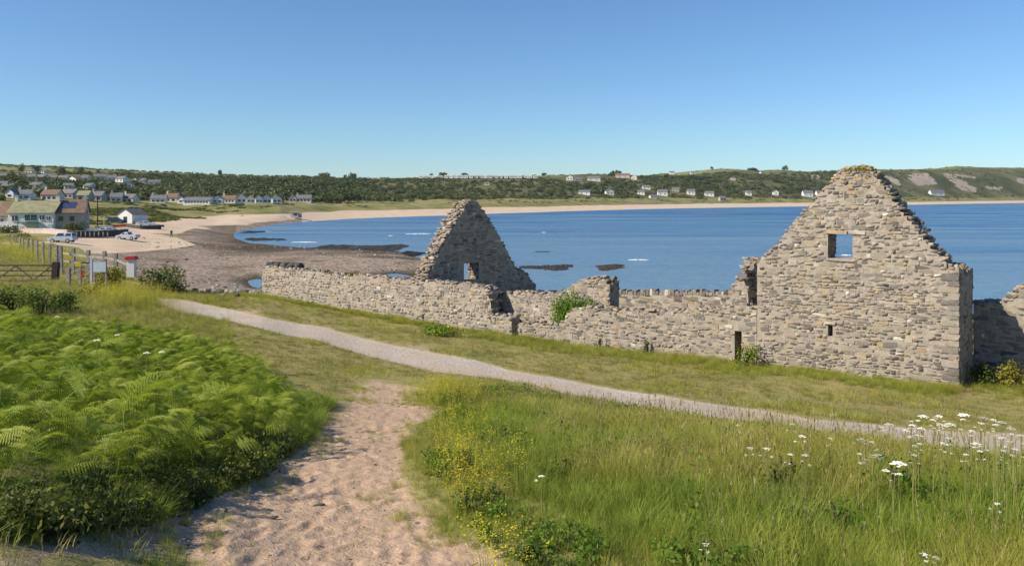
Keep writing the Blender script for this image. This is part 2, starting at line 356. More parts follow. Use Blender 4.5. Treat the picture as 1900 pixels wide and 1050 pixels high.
def sea_mat():
    m, nt, b = newmat('sea_water', .12, .5); P = pos(nt); b.inputs['IOR'].default_value = 1.33
    mp = N(nt, 'ShaderNodeMapping'); nt.links.new(P, mp.inputs[0]); mp.inputs['Scale'].default_value = (.2, 1, 1)
    mp.inputs['Rotation'].default_value = (0, 0, R(12)); V = mp.outputs[0]
    big = noise(nt, .006, 5, .6, V); mid = noise(nt, .05, 5, .6, V); fine = noise(nt, .55, 4, .6, V); tiny = noise(nt, 2.2, 3, .6, V)
    sp = N(nt, 'ShaderNodeSeparateXYZ'); nt.links.new(P, sp.inputs[0])
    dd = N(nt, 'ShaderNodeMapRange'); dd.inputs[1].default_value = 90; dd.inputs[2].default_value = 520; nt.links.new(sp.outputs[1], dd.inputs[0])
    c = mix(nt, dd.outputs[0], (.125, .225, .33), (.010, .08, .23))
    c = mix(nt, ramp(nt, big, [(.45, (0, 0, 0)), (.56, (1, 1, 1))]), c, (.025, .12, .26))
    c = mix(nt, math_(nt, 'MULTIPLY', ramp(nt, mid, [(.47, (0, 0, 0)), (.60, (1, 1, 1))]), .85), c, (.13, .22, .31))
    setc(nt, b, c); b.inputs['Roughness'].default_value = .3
    hh = math_(nt, 'ADD', math_(nt, 'MULTIPLY', fine, 1.0), math_(nt, 'MULTIPLY', tiny, .35))
    hh = math_(nt, 'ADD', hh, math_(nt, 'MULTIPLY', mid, 2.0))
    bump(nt, b, hh, 1.0, .9); return m
M['sea'] = sea_mat()
M['wood'] = flat('weathered_timber', (.31, .28, .24), .85, .1, .25, 6)
M['wood_gate'] = flat('brown_gate_timber', (.13, .105, .085), .85, .1, .25, 6)
M['wood_dark'] = flat('dark_timber', (.06, .05, .045), .85, .1, .25, 6)
M['white'] = flat('white_render', (.74, .73, .70), .8, .2, .05, .5)
M['cream'] = flat('cream_render', (.62, .57, .46), .8, .2, .05, .5)
M['greywall'] = flat('grey_render', (.36, .34, .32), .85, .2, .1, .5)
M['slate'] = flat('grey_slate', (.16, .16, .17), .7, .3, .15, 1)
M['redtile'] = flat('brown_roof_tile', (.2, .135, .1), .8, .2, .15, 1)
M['olivetile'] = flat('lichen_green_tile', (.25, .245, .15), .85, .2, .15, 1)
M['glass'] = flat('dark_window_glass', (.03, .04, .05), .15, .5, .1, 1)
M['tealpaint'] = flat('teal_paint', (.04, .16, .16), .5, .3, .1, 1)
M['bluepaint'] = flat('pale_blue_board', (.42, .5, .58), .6, .3, .08, 2)
M['red'] = flat('red_paint', (.45, .02, .03), .5, .4, .1, 2)
M['black'] = flat('black_rubber', (.02, .02, .02), .8, .2, .1, 2)
M['silver'] = flat('silver_car_paint', (.42, .47, .55), .3, .5, .04, 1)
M['darkblue'] = flat('dark_blue_paint', (.03, .05, .12), .4, .5, .1, 1)
M['pink'] = flat('pale_pink_render', (.55, .45, .42), .8, .2, .06, 1)
M['weedrock'] = flat('weed_covered_rock', (.04, .032, .018), .75, .3, .35, .9)
M['darkrock'] = flat('dark_grey_rock', (.085, .085, .075), .9, .2, .35, 2.5)
M['boulder'] = flat('pale_grey_limestone', (.33, .31, .285), .9, .2, .3, 2.0)
M['foam'] = flat('white_foam', (.62, .67, .72), .9, .2, .03, 1)
M['bark'] = flat('bark', (.09, .07, .05), .95, .1, .2, 4)
M['petal_w'] = flat('white_petals', (.86, .85, .76), .7, .2, .08, 30)
M['petal_y'] = leafmat('yellow_petals', (.50, .42, .02), (.62, .55, .03), None, .3, 2)
M['stalk'] = leafmat('pale_green_stalk', (.17, .2, .05), (.30, .30, .09), None, .2, 1)
M['grass'] = leafmat('meadow_grass_blade', (.20, .235, .025), (.40, .405, .07), (.56, .49, .2), .5, .5)
M['grass_dark'] = leafmat('lush_grass_blade', (.12, .18, .022), (.24, .32, .04), (.34, .37, .07), .4, .4)
M['grass_turf'] = leafmat('short_turf_blade', (.14, .165, .03), (.28, .27, .065), (.45, .37, .17), .4, .25)
M['seed'] = leafmat('dry_seed_head', (.24, .20, .08), (.40, .33, .15), None, .3, 1)
M['bracken'] = leafmat('bracken_frond', (.10, .175, .012), (.275, .345, .035), (.42, .45, .08), .45, 1.3)
M['leaf'] = leafmat('bramble_leaf', (.035, .06, .012), (.10, .13, .028), (.19, .19, .055), .35, .8)
M['leaf_n'] = leafmat('nettle_leaf', (.05, .09, .015), (.13, .18, .03), (.2, .24, .05), .35, .8)
M['leaf_b'] = leafmat('bright_shrub_leaf', (.07, .14, .012), (.14, .235, .02), (.22, .3, .035), .4, .8)
M['leaf_y'] = leafmat('yellowish_shrub_leaf', (.09, .11, .015), (.2, .2, .03), (.34, .31, .05), .35, .8)
M['leaf_t'] = leafmat('tree_leaf', (.036, .056, .016), (.10, .125, .038), (.19, .19, .07), .25, .012)

# ---------------------------------------------------------------- outlines on the ground (photo bearings cast onto the land, then kept in metres)
GRAVEL = wpoly([(286,553),(340,556),(400,568),(500,590),(600,606),(700,632),(800,652),(900,672),(1000,695),(1100,713),(1200,730),(1300,745),(1400,758),(1500,775),(1620,785),(1750,797),(1900,805),(2150,815),(2500,820),
                (2500,880),(2150,868),(1900,845),(1750,830),(1620,812),(1500,795),(1400,780),(1300,770),(1200,755),(1100,737),(1000,716),(900,699),(800,687),(700,664),(600,634),(500,614),(400,592),(310,570)])
SAND = wpoly([(668,716),(700,708),(745,714),(790,722),(765,745),(812,762),(800,778),(760,790),(738,815),(735,850),(752,900),(775,950),(830,990),(895,1000),(940,1049)])+[(.1,5.2),(.6,2.5),(-3.2,2.5),(-2.9,5.0)]+wpoly([(345,1049),(318,1000),(325,950),(420,905),(480,878),(560,826),(600,805),(618,770),(645,745)])
SANDTAIL = wpoly([(0,1000),(120,985),(300,950),(340,1000),(340,1049),(0,1049)])
BRACKEN = wpoly([(-900,620),(-300,598),(0,588),(130,600),(260,594),(360,618),(470,660),(560,722)], .5)+wpoly([(590,745),(560,795),(480,846),(400,893),(300,930),(200,962),(100,982),(0,990),(-500,1010),(-1300,1040)])
MEADOW = wpoly([(770,728),(800,705),(870,706),(960,722),(1100,757),(1300,790),(1420,800),(1540,822),(1680,840),(1900,862),(2150,885),(2600,905)])+[(9,3.5),(.9,3.2)]+wpoly([(905,1030),(850,975),(800,930),(770,870),(760,820),(812,780),(830,762)])
xw = lambda u, d: (u*(d+3), d)

def build_terrain():
    dl = np.concatenate([np.exp(np.linspace(math.log(2.0), math.log(7.8), 30))[:-1], np.exp(np.linspace(math.log(7.8), math.log(30), 330))[:-1],
                         np.exp(np.linspace(math.log(30), math.log(260), 240))[:-1], np.exp(np.linspace(math.log(260), math.log(3300), 230))[:-1], np.exp(np.linspace(math.log(3300), math.log(15000), 14))])-3
    ul = np.concatenate([np.linspace(-2.4, -.76, 40)[:-1], np.linspace(-.76, .76, 520), np.linspace(.76, 2.4, 40)[1:]])
    U, D = np.meshgrid(ul, dl); X = U*(D+3); Y = D
    x = X.ravel(); y = Y.ravel(); z = height(x, y)
    px = 950+F*x/np.maximum(y, .5); 
    near = (y < 62)
    g = np.full(x.shape, -9.0); s = g.copy()
    xn = x[near]; yn = y[near]
    wob = .35*fbm(xn, yn, 1.6, 4, 21)
    g[near] = sdist(xn, yn, GRAVEL)+wob; s[near] = sdist(xn, yn, SAND)+wob*1.6
    tail = sdist(xn, yn, SANDTAIL)+wob*3+.2
    gm = sstep(-.22, .22, g); sm = sstep(-.3, .3, s)
    sm[near] = np.maximum(sm[near], sstep(-.2, .5, tail)*.85)
    # patches of bare sandy soil on the worn verges
    worn = sstep(.10, .22, fbm(xn, yn, 1.8, 5, 31))*sstep(-2.2, -.2, np.maximum(g[near], s[near]-.4))*(g[near] < .1)
    sm[near] = np.maximum(sm[near], worn*.52)
    # footprints
    z0 = z.copy()
    fx = []; 
    P = np.array(SAND); 
    while len(fx) < 2600:
        a = rng.uniform(P[:, 0].min(), P[:, 0].max()); c = rng.uniform(4.5, P[:, 1].max())
        if inpoly(np.array([a]), np.array([c]), SAND)[0]: fx.append((a, c))
    sel = np.where(near & (s > -.2) & (y > 4.5) & (y < 24))[0]
    xs = x[sel]; ys = y[sel]; dz = np.zeros(len(sel))
    for a, c in fx:
        an = rng.normal(1.35, .45); k = rng.uniform(.45, 1.0); ca, sa_ = math.cos(an), math.sin(an)
        q = np.where((np.abs(xs-a) < .5) & (np.abs(ys-c) < .5))[0]
        dx = xs[q]-a; dy = ys[q]-c; p_ = (dx*ca+dy*sa_)/(.16*k); r_ = (-dx*sa_+dy*ca)/(.085*k); rr = p_*p_+r_*r_
        dz[q] += rng.uniform(.6, 1.2)*(-.010*np.exp(-rr)+.004*np.exp(-(np.sqrt(rr)-1.55)**2*3))
    dz = np.clip(dz, -.075, .05)
    z[sel] += dz*sm[sel]; 
    z -= .035*gm
    D_, Z_ = rings(px)
    # beach, pebbles, dunes, hills
    beach = sstep(0, 8, y-(D_[:, 1]-30))*(1-sstep(0, 14, y-D_[:, 2]-10*fbm(x, y, 25, 3, 41)*2))*(y > 232)
    pe = np.zeros_like(x)
    pyv = HOR+(H-z)*F/np.maximum(y, 1)
    q = (y > 57) & (y < 330) & (px < 1300) & (z > -2)
    pe[q] = 1
    # sandy point and car park on the left
    SP = [(-60,452),(60,446),(120,450),(150,441),(215,441),(260,433),(300,436),(330,442),(366,454),(330,461),(240,469),(165,471),(128,462)]
    SP2 = [(120,446),(150,436),(200,441),(262,432),(330,433),(360,424),(440,419),(520,411),(520,398),(380,400),(300,408),(250,416),(232,422),(160,428)]
    sp = np.full(x.shape, -99.0); idx = np.where(q)[0]
    sp[idx] = np.maximum(sdist(px[idx], pyv[idx]*3, [(a, b*3) for a, b in SP]), sdist(px[idx], pyv[idx]*3, [(a, b*3) for a, b in SP2]))
    spm = sstep(-4, 4, sp+14*fbm(x, y, 9, 4, 51)); beach = np.maximum(beach, spm*q)
    pe = pe*(1-spm)*(1-((y > 232) & (px > 440)))
    field = (y > 46) & (y < 232) & (px < 250-np.clip(y-56, 0, 80)*1.6)            # the left meadow behind the gate
    pe = np.where(field, 0, pe); beach = np.where(field & (y < 120), 0, beach)
    pe = np.where((y > 165+12*fbm(x, y, 20, 3, 44)) & (px < 330), 0, pe)
    pe = pe*sstep(57, 64, y+3*fbm(x, y, 5, 3, 61))
    pe = np.where((px > 1300) & (y > 62) & (y < 100), 1, pe)
    pe = np.where((px > 760) & (px <= 1300) & (y < 68), 0, pe)
    weed = np.clip(sstep(.35, 0, z)+sstep(130, 150, y+22*fbm(x, y, 12, 4, 71)), 0, 1)*(pe > 0)*(px < 1300)*sstep(330, 470, px+90*fbm(x, y, 12, 4, 72))
    weed = np.maximum(weed, sstep(.02, .16, fbm(x, y, 16, 5, 77))*(y > 125)*(pe > 0)*.9)
    fr = np.interp(px, [100, 150, 230, 296, 350, 400, 440, 520, 650], [419, 418, 414, 409, 404, 401, 397, 394, 388])
    fm_ = sstep(-1.2, 1.2, pyv-fr+5*fbm(x, y, 14, 3, 46)); lf_ = (px < 520) & (y > 140)
    beach = np.where(lf_, beach*fm_, beach)
    far_ = (y > 228) & (px < 560); lowz = sstep(1.5, .6, z+1.6*fbm(x, y, 12, 4, 48))*(z > -.5)
    pe = np.where(far_, lowz*sstep(232, 330, px), pe); beach = np.where(far_, beach*(1-lowz*sstep(232, 330, px)), beach)
    weed = weed*np.where(far_, .6, 1)
    dune = sstep(-6, 10, y-D_[:, 2])*(1-sstep(0, 30, y-D_[:, 4]))*(y > 232)
    dune = np.where((y > 150) & (y <= 300) & (px < 520), np.clip(1-pe-np.maximum(spm*fm_, beach), 0, 1), dune)
    hill = sstep(0, 30, y-D_[:, 4])*(y > 232)
    fld = sstep(.93, 1.0, (y-D_[:, 5])/(D_[:, 6]-D_[:, 5])+.55*fbm(x, y, 300, 3, 81)+.28)*(y > D_[:, 5]) 
    pyv = HOR+(H-z)*F/np.maximum(y, 1)
    scr = np.zeros_like(x); hq = np.where((y > 1200) & (px > 1480) & (px < 2600))[0]
    for P_ in ([(1636,325),(1650,325),(1668,334),(1672,345),(1655,340)], [(1678,324),(1722,320),(1742,342),(1700,346),(1690,336)], [(1745,321),(1768,322),(1812,350),(1812,359),(1780,352)],
               [(1825,345),(1860,347),(1862,353),(1835,352)], [(1770,322),(1812,328),(1812,333),(1775,328)], [(1500,325),(1520,325),(1522,333),(1505,332)], [(1455,326),(1475,326),(1472,331),(1450,330)], [(1880,330),(1960,335),(1960,345),(1890,340)]):
        scr[hq] = np.maximum(scr[hq], sstep(-4, 5, sdist(px[hq], pyv[hq]*2, [(a, b*2) for a, b in P_])))
    scr = scr*1.0
    keep = ~((z < -2.4) & (y < 3000)); 
    za = np.stack([gm, sm, beach, np.ones_like(x)], -1).astype(np.float32); zb = np.stack([dune, hill, fld, np.ones_like(x)], -1).astype(np.float32)
    nu = len(ul); nd = len(dl)
    I = np.arange(nu*nd).reshape(nd, nu)
    Q = np.stack([I[:-1, :-1], I[:-1, 1:], I[1:, 1:], I[1:, :-1]], -1).reshape(-1, 4)
    Q = Q[keep[Q].any(1)]
    cx = lambda a: a[Q].mean(1)
    cls = np.zeros(len(Q), int)
    yy = cx(y)
    cls[cx(dune) > .5] = 5; cls[(cx(hill) > .5)] = 6
    cls[cx(pe) > .5] = 3; cls[cx(beach) > .5] = 4
    cls[(cx(gm) > .5) & (yy < 62)] = 1; cls[(cx(sm) > .5) & (yy < 62)] = 2
    names = ['grassy_ground', 'gravel_path', 'sandy_path', 'pebble_foreshore', 'beach', 'sand_dunes', 'hillside']
    labs = ['worn grassy ground sloping from the dunes down to the ruin', 'pale gravel footpath curving past the ruined walls', 'trodden sand path full of footprints in the foreground',
            'brown shingle and weed foreshore behind the long wall', 'pale pink sandy beach curving round the bay', 'low grassy dunes behind the beach', 'wooded hillside beyond the bay']
    for k in range(7):
        f = Q[cls == k]; u, inv = np.unique(f, return_inverse=True); inv = inv.reshape(-1, 4)
        me = mesh(names[k], np.stack([x[u], y[u], z[u]], -1), inv.astype(np.int32), [M['terrain']], None, True)
        for nm_, arr in (('zone_a', za), ('zone_b', zb)):
            a = me.color_attributes.new(nm_, 'FLOAT_COLOR', 'POINT'); a.data.foreach_set('color', arr[u].ravel())
        for nm_, arr in (('pebble', pe), ('weed', weed), ('scree', scr)):
            a = me.attributes.new(nm_, 'FLOAT', 'POINT'); a.data.foreach_set('value', arr[u].astype(np.float32))
        tag(link(names[k], me), labs[k], None, None, 'structure')
build_terrain()
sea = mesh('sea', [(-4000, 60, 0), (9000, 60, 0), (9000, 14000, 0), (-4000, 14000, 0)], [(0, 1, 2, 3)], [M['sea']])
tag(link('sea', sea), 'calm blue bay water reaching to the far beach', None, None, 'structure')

# ---------------------------------------------------------------- rubble masonry
def stone_protos(n=18):
    out = []
    for i in range(n):
        r = np.random.default_rng(100+i); v = []
        c = .09+.07*r.random()
        for sx in (-1, 1):
            for sy in (-1, 1):
                for sz in (-1, 1):
                    j = lambda: r.uniform(-.05, .05)
                    a = np.array([sx*.5, sy*.5, sz*.5])*(1+r.uniform(-.13, .06, 3))
                    for ax in range(3):
                        p = a.copy(); p[ax] -= (sx, sy, sz)[ax]*(c*(.6 if ax != 2 else 1.0)*r.uniform(.6, 1.3)); v.append(p)
        v = np.array(v)
        import bmesh
        bm = bmesh.new(); [bm.verts.new(p) for p in v]; bmesh.ops.convex_hull(bm, input=bm.verts)
        bmesh.ops.dissolve_limit(bm, angle_limit=.02, verts=bm.verts, edges=bm.edges)
        bmesh.ops.triangulate(bm, faces=bm.faces)
        bm.verts.ensure_lookup_table(); me = bpy.data.meshes.new('stone')
        bm.to_mesh(me); bm.free(); me.materials.append(M['stone'])
        V = np.array([q.co[:] for q in me.vertices]); T = np.array([q.vertices[:] for q in me.polygons])
        out.append((me, V, T))
    return out
SP = stone_protos()
TONES = np.array([(.32,.275,.235),(.29,.25,.215),(.36,.31,.265),(.27,.24,.215),(.22,.20,.185),(.36,.30,.245),(.39,.335,.275),(.31,.26,.22),(.25,.225,.21),(.35,.285,.245),(.16,.145,.135),(.42,.365,.31)])
class Stones:
    """collects stones (matrix, tone, size) and then writes the 300 biggest as parts, the rest as one mass"""
    def __init__(s): s.L = []
    def put(s, c, ax, ay, az, dims, tone, jr=.06, want=True):
        """c centre, ax/ay/az unit axes, dims lengths"""
        rot = Euler(tuple(random.gauss(0, jr) for _ in range(3))).to_matrix()
        B = Matrix((ax, ay, az)).transposed() @ rot @ Matrix.Diagonal(Vector(dims))
        m = B.to_4x4(); m.translation = Vector(c)
        s.L.append((m, tone, dims[0]*dims[2]*(1 if want else .3)))
    def write(s, parent, limit=298):
        s.L.sort(key=lambda q: -q[2]); inv = parent.matrix_basis.inverted()
        for m, tone, a in s.L[:limit]:
            o = bpy.data.objects.new('stone', random.choice(SP)[0]); COL.objects.link(o); o.parent = parent
            o.matrix_basis = inv @ m; o.color = (*tone, 1)
        rest = s.L[limit:]
        if rest:
            vs = []; fs = []; cs = []; b = 0
            for m, tone, a in rest:
                me, V, T = random.choice(SP); A = np.array(inv @ m)
                vs.append(V @ A[:3, :3].T+A[:3, 3]); fs.append(T+b); b += len(V); cs.append(np.tile((*tone, 1), (len(V), 1)))
            me = mesh('small_stones', np.concatenate(vs), np.concatenate(fs).astype(np.int32), [M['stone_m']])
            a = me.color_attributes.new('tone', 'FLOAT_COLOR', 'POINT'); a.data.foreach_set('color', np.concatenate(cs).astype(np.float32).ravel())
            o = link('small_stones', me, parent); o['kind'] = 'stuff'
def tone(lichen=0., light=1.0):
    c = TONES[random.randrange(len(TONES))]*random.uniform(.72, 1.05)*light*np.array((.93, .945, .95))
    if random.random() < lichen: c = c*.5+np.array((.42, .30, .13))*.5
    if random.random() < .014: c = np.array((.50, .47, .42))
    return tuple(float(min(q, .75)) for q in c)

def wall(name, label, cat, p0, t, L, T, top, base, holes=(), cell=(.075, .05), wr=(3, 7), hr=(2, 3), proud=(-.006, .015), end0=True, end1=True,
         lichen=.04, light=1.0, lich_fn=None, topjit=.06, cope=True, bulk=.16, dark=None):
    """p0 front left foot (x, y), t unit direction along the wall, thickness goes back to the left of t"""
    t3 = Vector((t[0], t[1], 0)); nb = Vector((-t[1], t[0], 0))       # back direction
    up = Vector((0, 0, 1))
    topf = lambda u: float(np.interp(u, [a for a, b in top], [b for a, b in top]))
    basef = base if callable(base) else (lambda u: base)
    P0 = Vector((p0[0], p0[1], 0))
    root = empty(name, (p0[0], p0[1], basef(0)), 0, label, cat)
    inv = root.matrix_basis.inverted()
    inhole = lambda u, z, e=0: any(a-e < u < b+e and c-e < z < d+e for a, b, c, d in holes)
    # --- core: a cell grid, front and back faces and the rims between
    cu, cz = bulk, .12; nu = int(math.ceil(L/cu)); zb = min(basef(u) for u in np.linspace(0, L, 9))-.35; zt = max(b for a, b in top)
    nz = int(math.ceil((zt-zb)/cz)); V = {}; verts = []; faces = []
    us = list(np.linspace(0, L, nu+1)); zs = [zb+k*cz for k in range(nz+1)]
    for a, b, c, d in holes:                                           # snap the grid to the openings
        for q in (a, b): us[min(range(len(us)), key=lambda k: abs(us[k]-q))] = q
        for q in (c, d): zs[min(range(len(zs)), key=lambda k: abs(zs[k]-q))] = q
    solid = np.zeros((nu, nz), bool)
    for i in range(nu):
        for k in range(nz):
            um = (us[i]+us[i+1])/2; zm = (zs[k]+zs[k+1])/2
            solid[i, k] = zm < topf(um)-.03 and not inhole(um, zm)
    def vid(i, k, back):
        key = (i, k, back)
        if key not in V:
            u = us[i]; z = zs[k]; j = random.uniform(-.012, .012)
            onb = any(abs(u-q) < 1e-6 for h in holes for q in h[:2]) or any(abs(z-q) < 1e-6 for h in holes for q in h[2:])
            if not onb and 0 < i < nu: u += random.uniform(-.03, .03)
            if not onb: z += random.uniform(-.03, .03)
            z = min(z, max(topf(u), zb))
            p = P0+t3*u+nb*((T-.03+j) if back else (.004+j*.5)); V[key] = len(verts); verts.append(inv @ Vector((p.x, p.y, z)))
        return V[key]
    S = lambda i, k: 0 <= i < nu and 0 <= k < nz and solid[i, k]
    for i in range(nu):
        for k in range(nz):
            if not solid[i, k]: continue
            faces.append((vid(i,k,0), vid(i+1,k,0), vid(i+1,k+1,0), vid(i,k+1,0))); faces.append((vid(i+1,k,1), vid(i,k,1), vid(i,k+1,1), vid(i+1,k+1,1)))
            if not S(i-1, k): faces.append((vid(i,k,1), vid(i,k,0), vid(i,k+1,0), vid(i,k+1,1)))
            if not S(i+1, k): faces.append((vid(i+1,k,0), vid(i+1,k,1), vid(i+1,k+1,1), vid(i+1,k+1,0)))
            if not S(i, k+1): faces.append((vid(i,k+1,0), vid(i+1,k+1,0), vid(i+1,k+1,1), vid(i,k+1,1)))
    link('mortar_core', mesh('mortar_core', verts, faces, [M['mortar']]), root)
    # --- face stones: irregular rectangles packed on a fine grid
    st = Stones()
    def facing(o, ex, nrm, Lu, topq, baseq, holeq, wr=wr, hr=hr, want=True, lf=None):
        """o origin (z=0), ex along, nrm outward normal"""
        cw, ch = cell; z = min(baseq(0), baseq(Lu))-.1; zmax = max(topq(u) for u in np.linspace(0, Lu, 60)); sd = random.randrange(999)
        while z < zmax:
            ch_ = ch*random.uniform(hr[0], hr[1]+.6); u = -random.uniform(0, .2)
            while u < Lu:
                ww = cw*random.uniform(wr[0], wr[1])*random.choice((.6, .8, 1, 1, 1.3)); hh = ch_*random.uniform(.72, 1.12)
                if random.random() < .09: hh *= 1.7
                if random.random() < .16: hh *= .55
                uc = u+ww/2; zc = z+ch_/2+.07*float(vnoise(np.array([uc*.9]), np.array([z*1.5]), sd)[0]-.5)*2+random.gauss(0, .012); u += ww*random.uniform(.93, 1.04)
                if uc < ww*.3 or uc > Lu-ww*.3 or zc+hh*.3 > min(topq(uc-ww*.3), topq(uc+ww*.3))+random.uniform(-.03, topjit) or zc < baseq(uc)-.12: continue
                if any(p_-ww*.45 < uc < q_+ww*.45 and r_-hh*.42 < zc < s_+hh*.42 for p_, q_, r_, s_ in holeq): continue
                if random.random() < .03: continue
                pr = random.uniform(*proud); dp = .16; c = o+ex*uc+up*zc+nrm*(pr-dp/2); lc = lichen+(lf(uc, zc) if lf else 0)
                st.put(c, ex, nrm, up, (ww*random.uniform(.9, 1.02), dp, hh*random.uniform(.84, .98)), tone(lc, light), .07, want)
            z += ch_
    facing(P0, t3, -nb, L, topf, basef, holes, lf=lich_fn)
    if end0:
        q = topf(.12); facing(P0+nb*T, -nb, -t3, T, lambda u: q, lambda u: basef(0), (), (3, 6), (2, 3))
    if end1:
        q = topf(L-.12); facing(P0+t3*L, nb, t3, T, lambda u: q, lambda u: basef(L), (), (3, 6), (2, 3))
    # reveals of the openings
    for a, b, c, d in holes:
        for uu, sg in ((a, 1), (b, -1)):
            z = max(c, basef(uu)-.1)
            while z < d-.04:
                hh = random.uniform(.09, .17); v = .04
                while v < T-.05:
                    ww = random.uniform(.18, .34)
                    st.put(P0+t3*(uu-sg*.05)+nb*(v+ww/2)+up*(z+hh/2), nb, t3, up, (min(ww, T-v)*.95, .13, hh*.92), tone(lichen, light), .05)
                    v += ww
                z += hh
    # --- rubble along the broken top
    if cope:
        u = .04
        while u < L-.05:
            sl = (topf(min(u+.2, L))-topf(max(u-.2, 0)))/.4; dirv = Vector((t3.x, t3.y, sl)).normalized() if abs(sl) < 3 else t3
            v = random.uniform(.0, .1)
            while v < T-.04:
                ww = random.uniform(.14, .3); z = topf(u)+random.uniform(-.07, .05)
                if not inhole(u, z-.02):
                    st.put(P0+t3*u+nb*(v+ww*.4)+up*z, t3, nb, up, (random.uniform(.11, .24), ww, random.uniform(.06, .12)), tone(lichen*2.2+(lich_fn(u, z) if lich_fn else 0), light), .16)
                v += ww*.85
            u += random.uniform(.09, .17)/math.sqrt(1+sl*sl)*1.1
    st.write(root)
    return root

TA = (.77, -.64); k_ = math.hypot(*TA); TA = (TA[0]/k_, TA[1]/k_); NB = (-TA[1], TA[0])       # along the ruin, and back from it
G0 = Vector((8.49, 28.0))                                                                   # left foot of the tall gable
LN = lambda u, v=0: (G0.x+TA[0]*u+NB[0]*v, G0.y+TA[1]*u+NB[1]*v)
gz = lambda u, v=0: h1(*LN(u, v))
def upx(px, v=0):
    """distance along the ruin line where a photo bearing crosses it"""
    k = (px-950)/F; ox, oy = LN(0, v); return (k*oy-ox)/(TA[0]-k*TA[1])
def zpx(px, py, v=0):
    u = upx(px, v); return u, rayz(py, LN(u, v)[1])
def line_top(pts, v=0, off=0):
    q = [zpx(a, b, v) for a, b in pts]; return [(u-off, z) for u, z in q]

# the tall gable
prof = [(1406,484),(1415,482),(1440,458),(1465,424),(1490,398),(1505,380),(1515,368),(1530,352),(1545,336),(1556,320),(1565,314),(1590,310),(1610,314),(1622,319),(1634,338),(1648,352),(1660,374),(1690,410),(1705,428),(1716,444),(1730,462),(1745,476),(1757,488),(1760,497),(1779,499)]
tp = line_top(prof); LG = upx(1779)
tp = [(max(0, u), z) for u, z in tp]
gh = [(upx(1536), upx(1582), rayz(480, 26.2), rayz(434, 26.2)), (upx(1536), upx(1545), rayz(626, 26.2), rayz(604, 26.2))]
apex = max(z for u, z in tp)
wall('tall_gable_wall', 'tall sunlit stone gable with a square window hole, highest piece of the ruin', 'ruined wall', LN(0), TA, LG, .75, tp, lambda u: gz(u)-.05, gh,
     cell=(.046, .04), wr=(2.2, 8), hr=(1.5, 3.3), bulk=.11, lich_fn=lambda u, z: .6*max(0, (z-apex+1.15)) if z > apex-1.15 else .02)
e = LN(LG, .75); 
wall('corner_stub_wall', 'shaded stone return wall on the right corner of the tall gable', 'ruined wall', (e[0]-TA[0]*.72, e[1]-TA[1]*.72), TA, .72, 1.35, [(0, 7.72), (.3, 7.85), (.55, 7.8), (.72, 7.62)], lambda u: gz(LG, 1.5)-.1,
     cell=(.075, .05), end0=False)
# cross wall fragment beside the tall gable, running back from the line
def cross(name, label, u0, v0, L, T, top, holes=(), **k):
    """a wall running back from the ruin line; its face looks along the line to the right"""
    p = LN(u0, v0); return wall(name, label, 'ruined wall', p, NB, L, T, top, lambda u: gz(u0, v0+u)-.1, holes, **k)
uf = upx(1387)
def vz(u0, px, py):
    """how far back along a cross wall at u0 a bearing falls, and the height there"""
    k = (px-950)/F; o = LN(u0); v = (k*o[1]-o[0])/(NB[0]-k*NB[1]); return v, rayz(py, o[1]+NB[1]*v)
f1 = [(-.0, rayz(585, 28.7)), (.25, rayz(566, 29))]+[vz(uf, a, b) for a, b in [(1384,540),(1390,512),(1397,486),(1402,480),(1408,482)]]
f1 = [(0, rayz(500, 29.2))]+sorted([(a-.72, b) for a, b in f1 if a > .78])+[(2.9, 7.4), (4.0, 6.3)]
cross('cross_wall_fragment', 'jagged sloping wall fragment leaning against the left edge of the tall gable', uf, .72, 4.0, .5, f1, lichen=.16, end1=False)
# outer front wall, with the narrow doorway slot
ub0, ub1 = upx(962), -.02
topB = [(962,601),(1000,603),(1040,605),(1050,590),(1062,577),(1090,571),(1120,574),(1150,577),(1200,578),(1240,579),(1290,577),(1325,578),(1342,573),(1351,550),(1361,530),(1372,511),(1381,503),(1385,520),(1389,560),(1393,571),(1404,571)]
tB = line_top(topB, 0, ub0)
sl0, sl1 = upx(1363)-ub0, upx(1376)-ub0
wall('outer_front_wall', 'low front stone wall with a narrow dark doorway slot, left of the tall gable', 'ruined wall', LN(ub0), TA, ub1-ub0, .7, tB, lambda u: gz(ub0+u)-.05,
     [(sl0, sl1, 3.2, rayz(611, 28.8))], cell=(.055, .045), wr=(2.5, 7), hr=(1.8, 3), lichen=.05)
# long wall running away to the left
ua0, ua1 = upx(487), upx(953)
topA = [(487,500),(495,495),(560,502),(620,509),(700,515),(760,522),(800,524),(860,529),(905,534),(909,545),(912,585),(940,588),(953,590)]
tA = line_top(topA, 0, ua0)
wall('long_boundary_wall', 'long low stone wall running away to the left above the shingle', 'ruined wall', LN(ua0, -.0), TA, ua1-ua0-.12, .6, tA, lambda u: gz(ua0+u)-.05,
     cell=(.06, .05), wr=(2.5, 6), hr=(1.8, 3), lichen=.05, light=1.1, bulk=.2)
# inner wall with the rounded hump
uc0, uc1 = upx(888, .95), upx(1131, .95)
topC = [(888,552),(922,553),(926,546),(960,545),(1000,546),(1040,546),(1052,538),(1066,527),(1080,520),(1100,517),(1120,519),(1131,528)]
tC = line_top(topC, .95, uc0)
wall('humped_inner_wall', 'inner stone wall rising to a rounded hump behind the green shrub', 'ruined wall', LN(uc0, .95), TA, uc1-uc0, .75, tC, lambda u: gz(uc0+u, .95)-.1,
     cell=(.055, .045), wr=(2.5, 7), hr=(1.8, 3), lichen=.07, light=1.05)
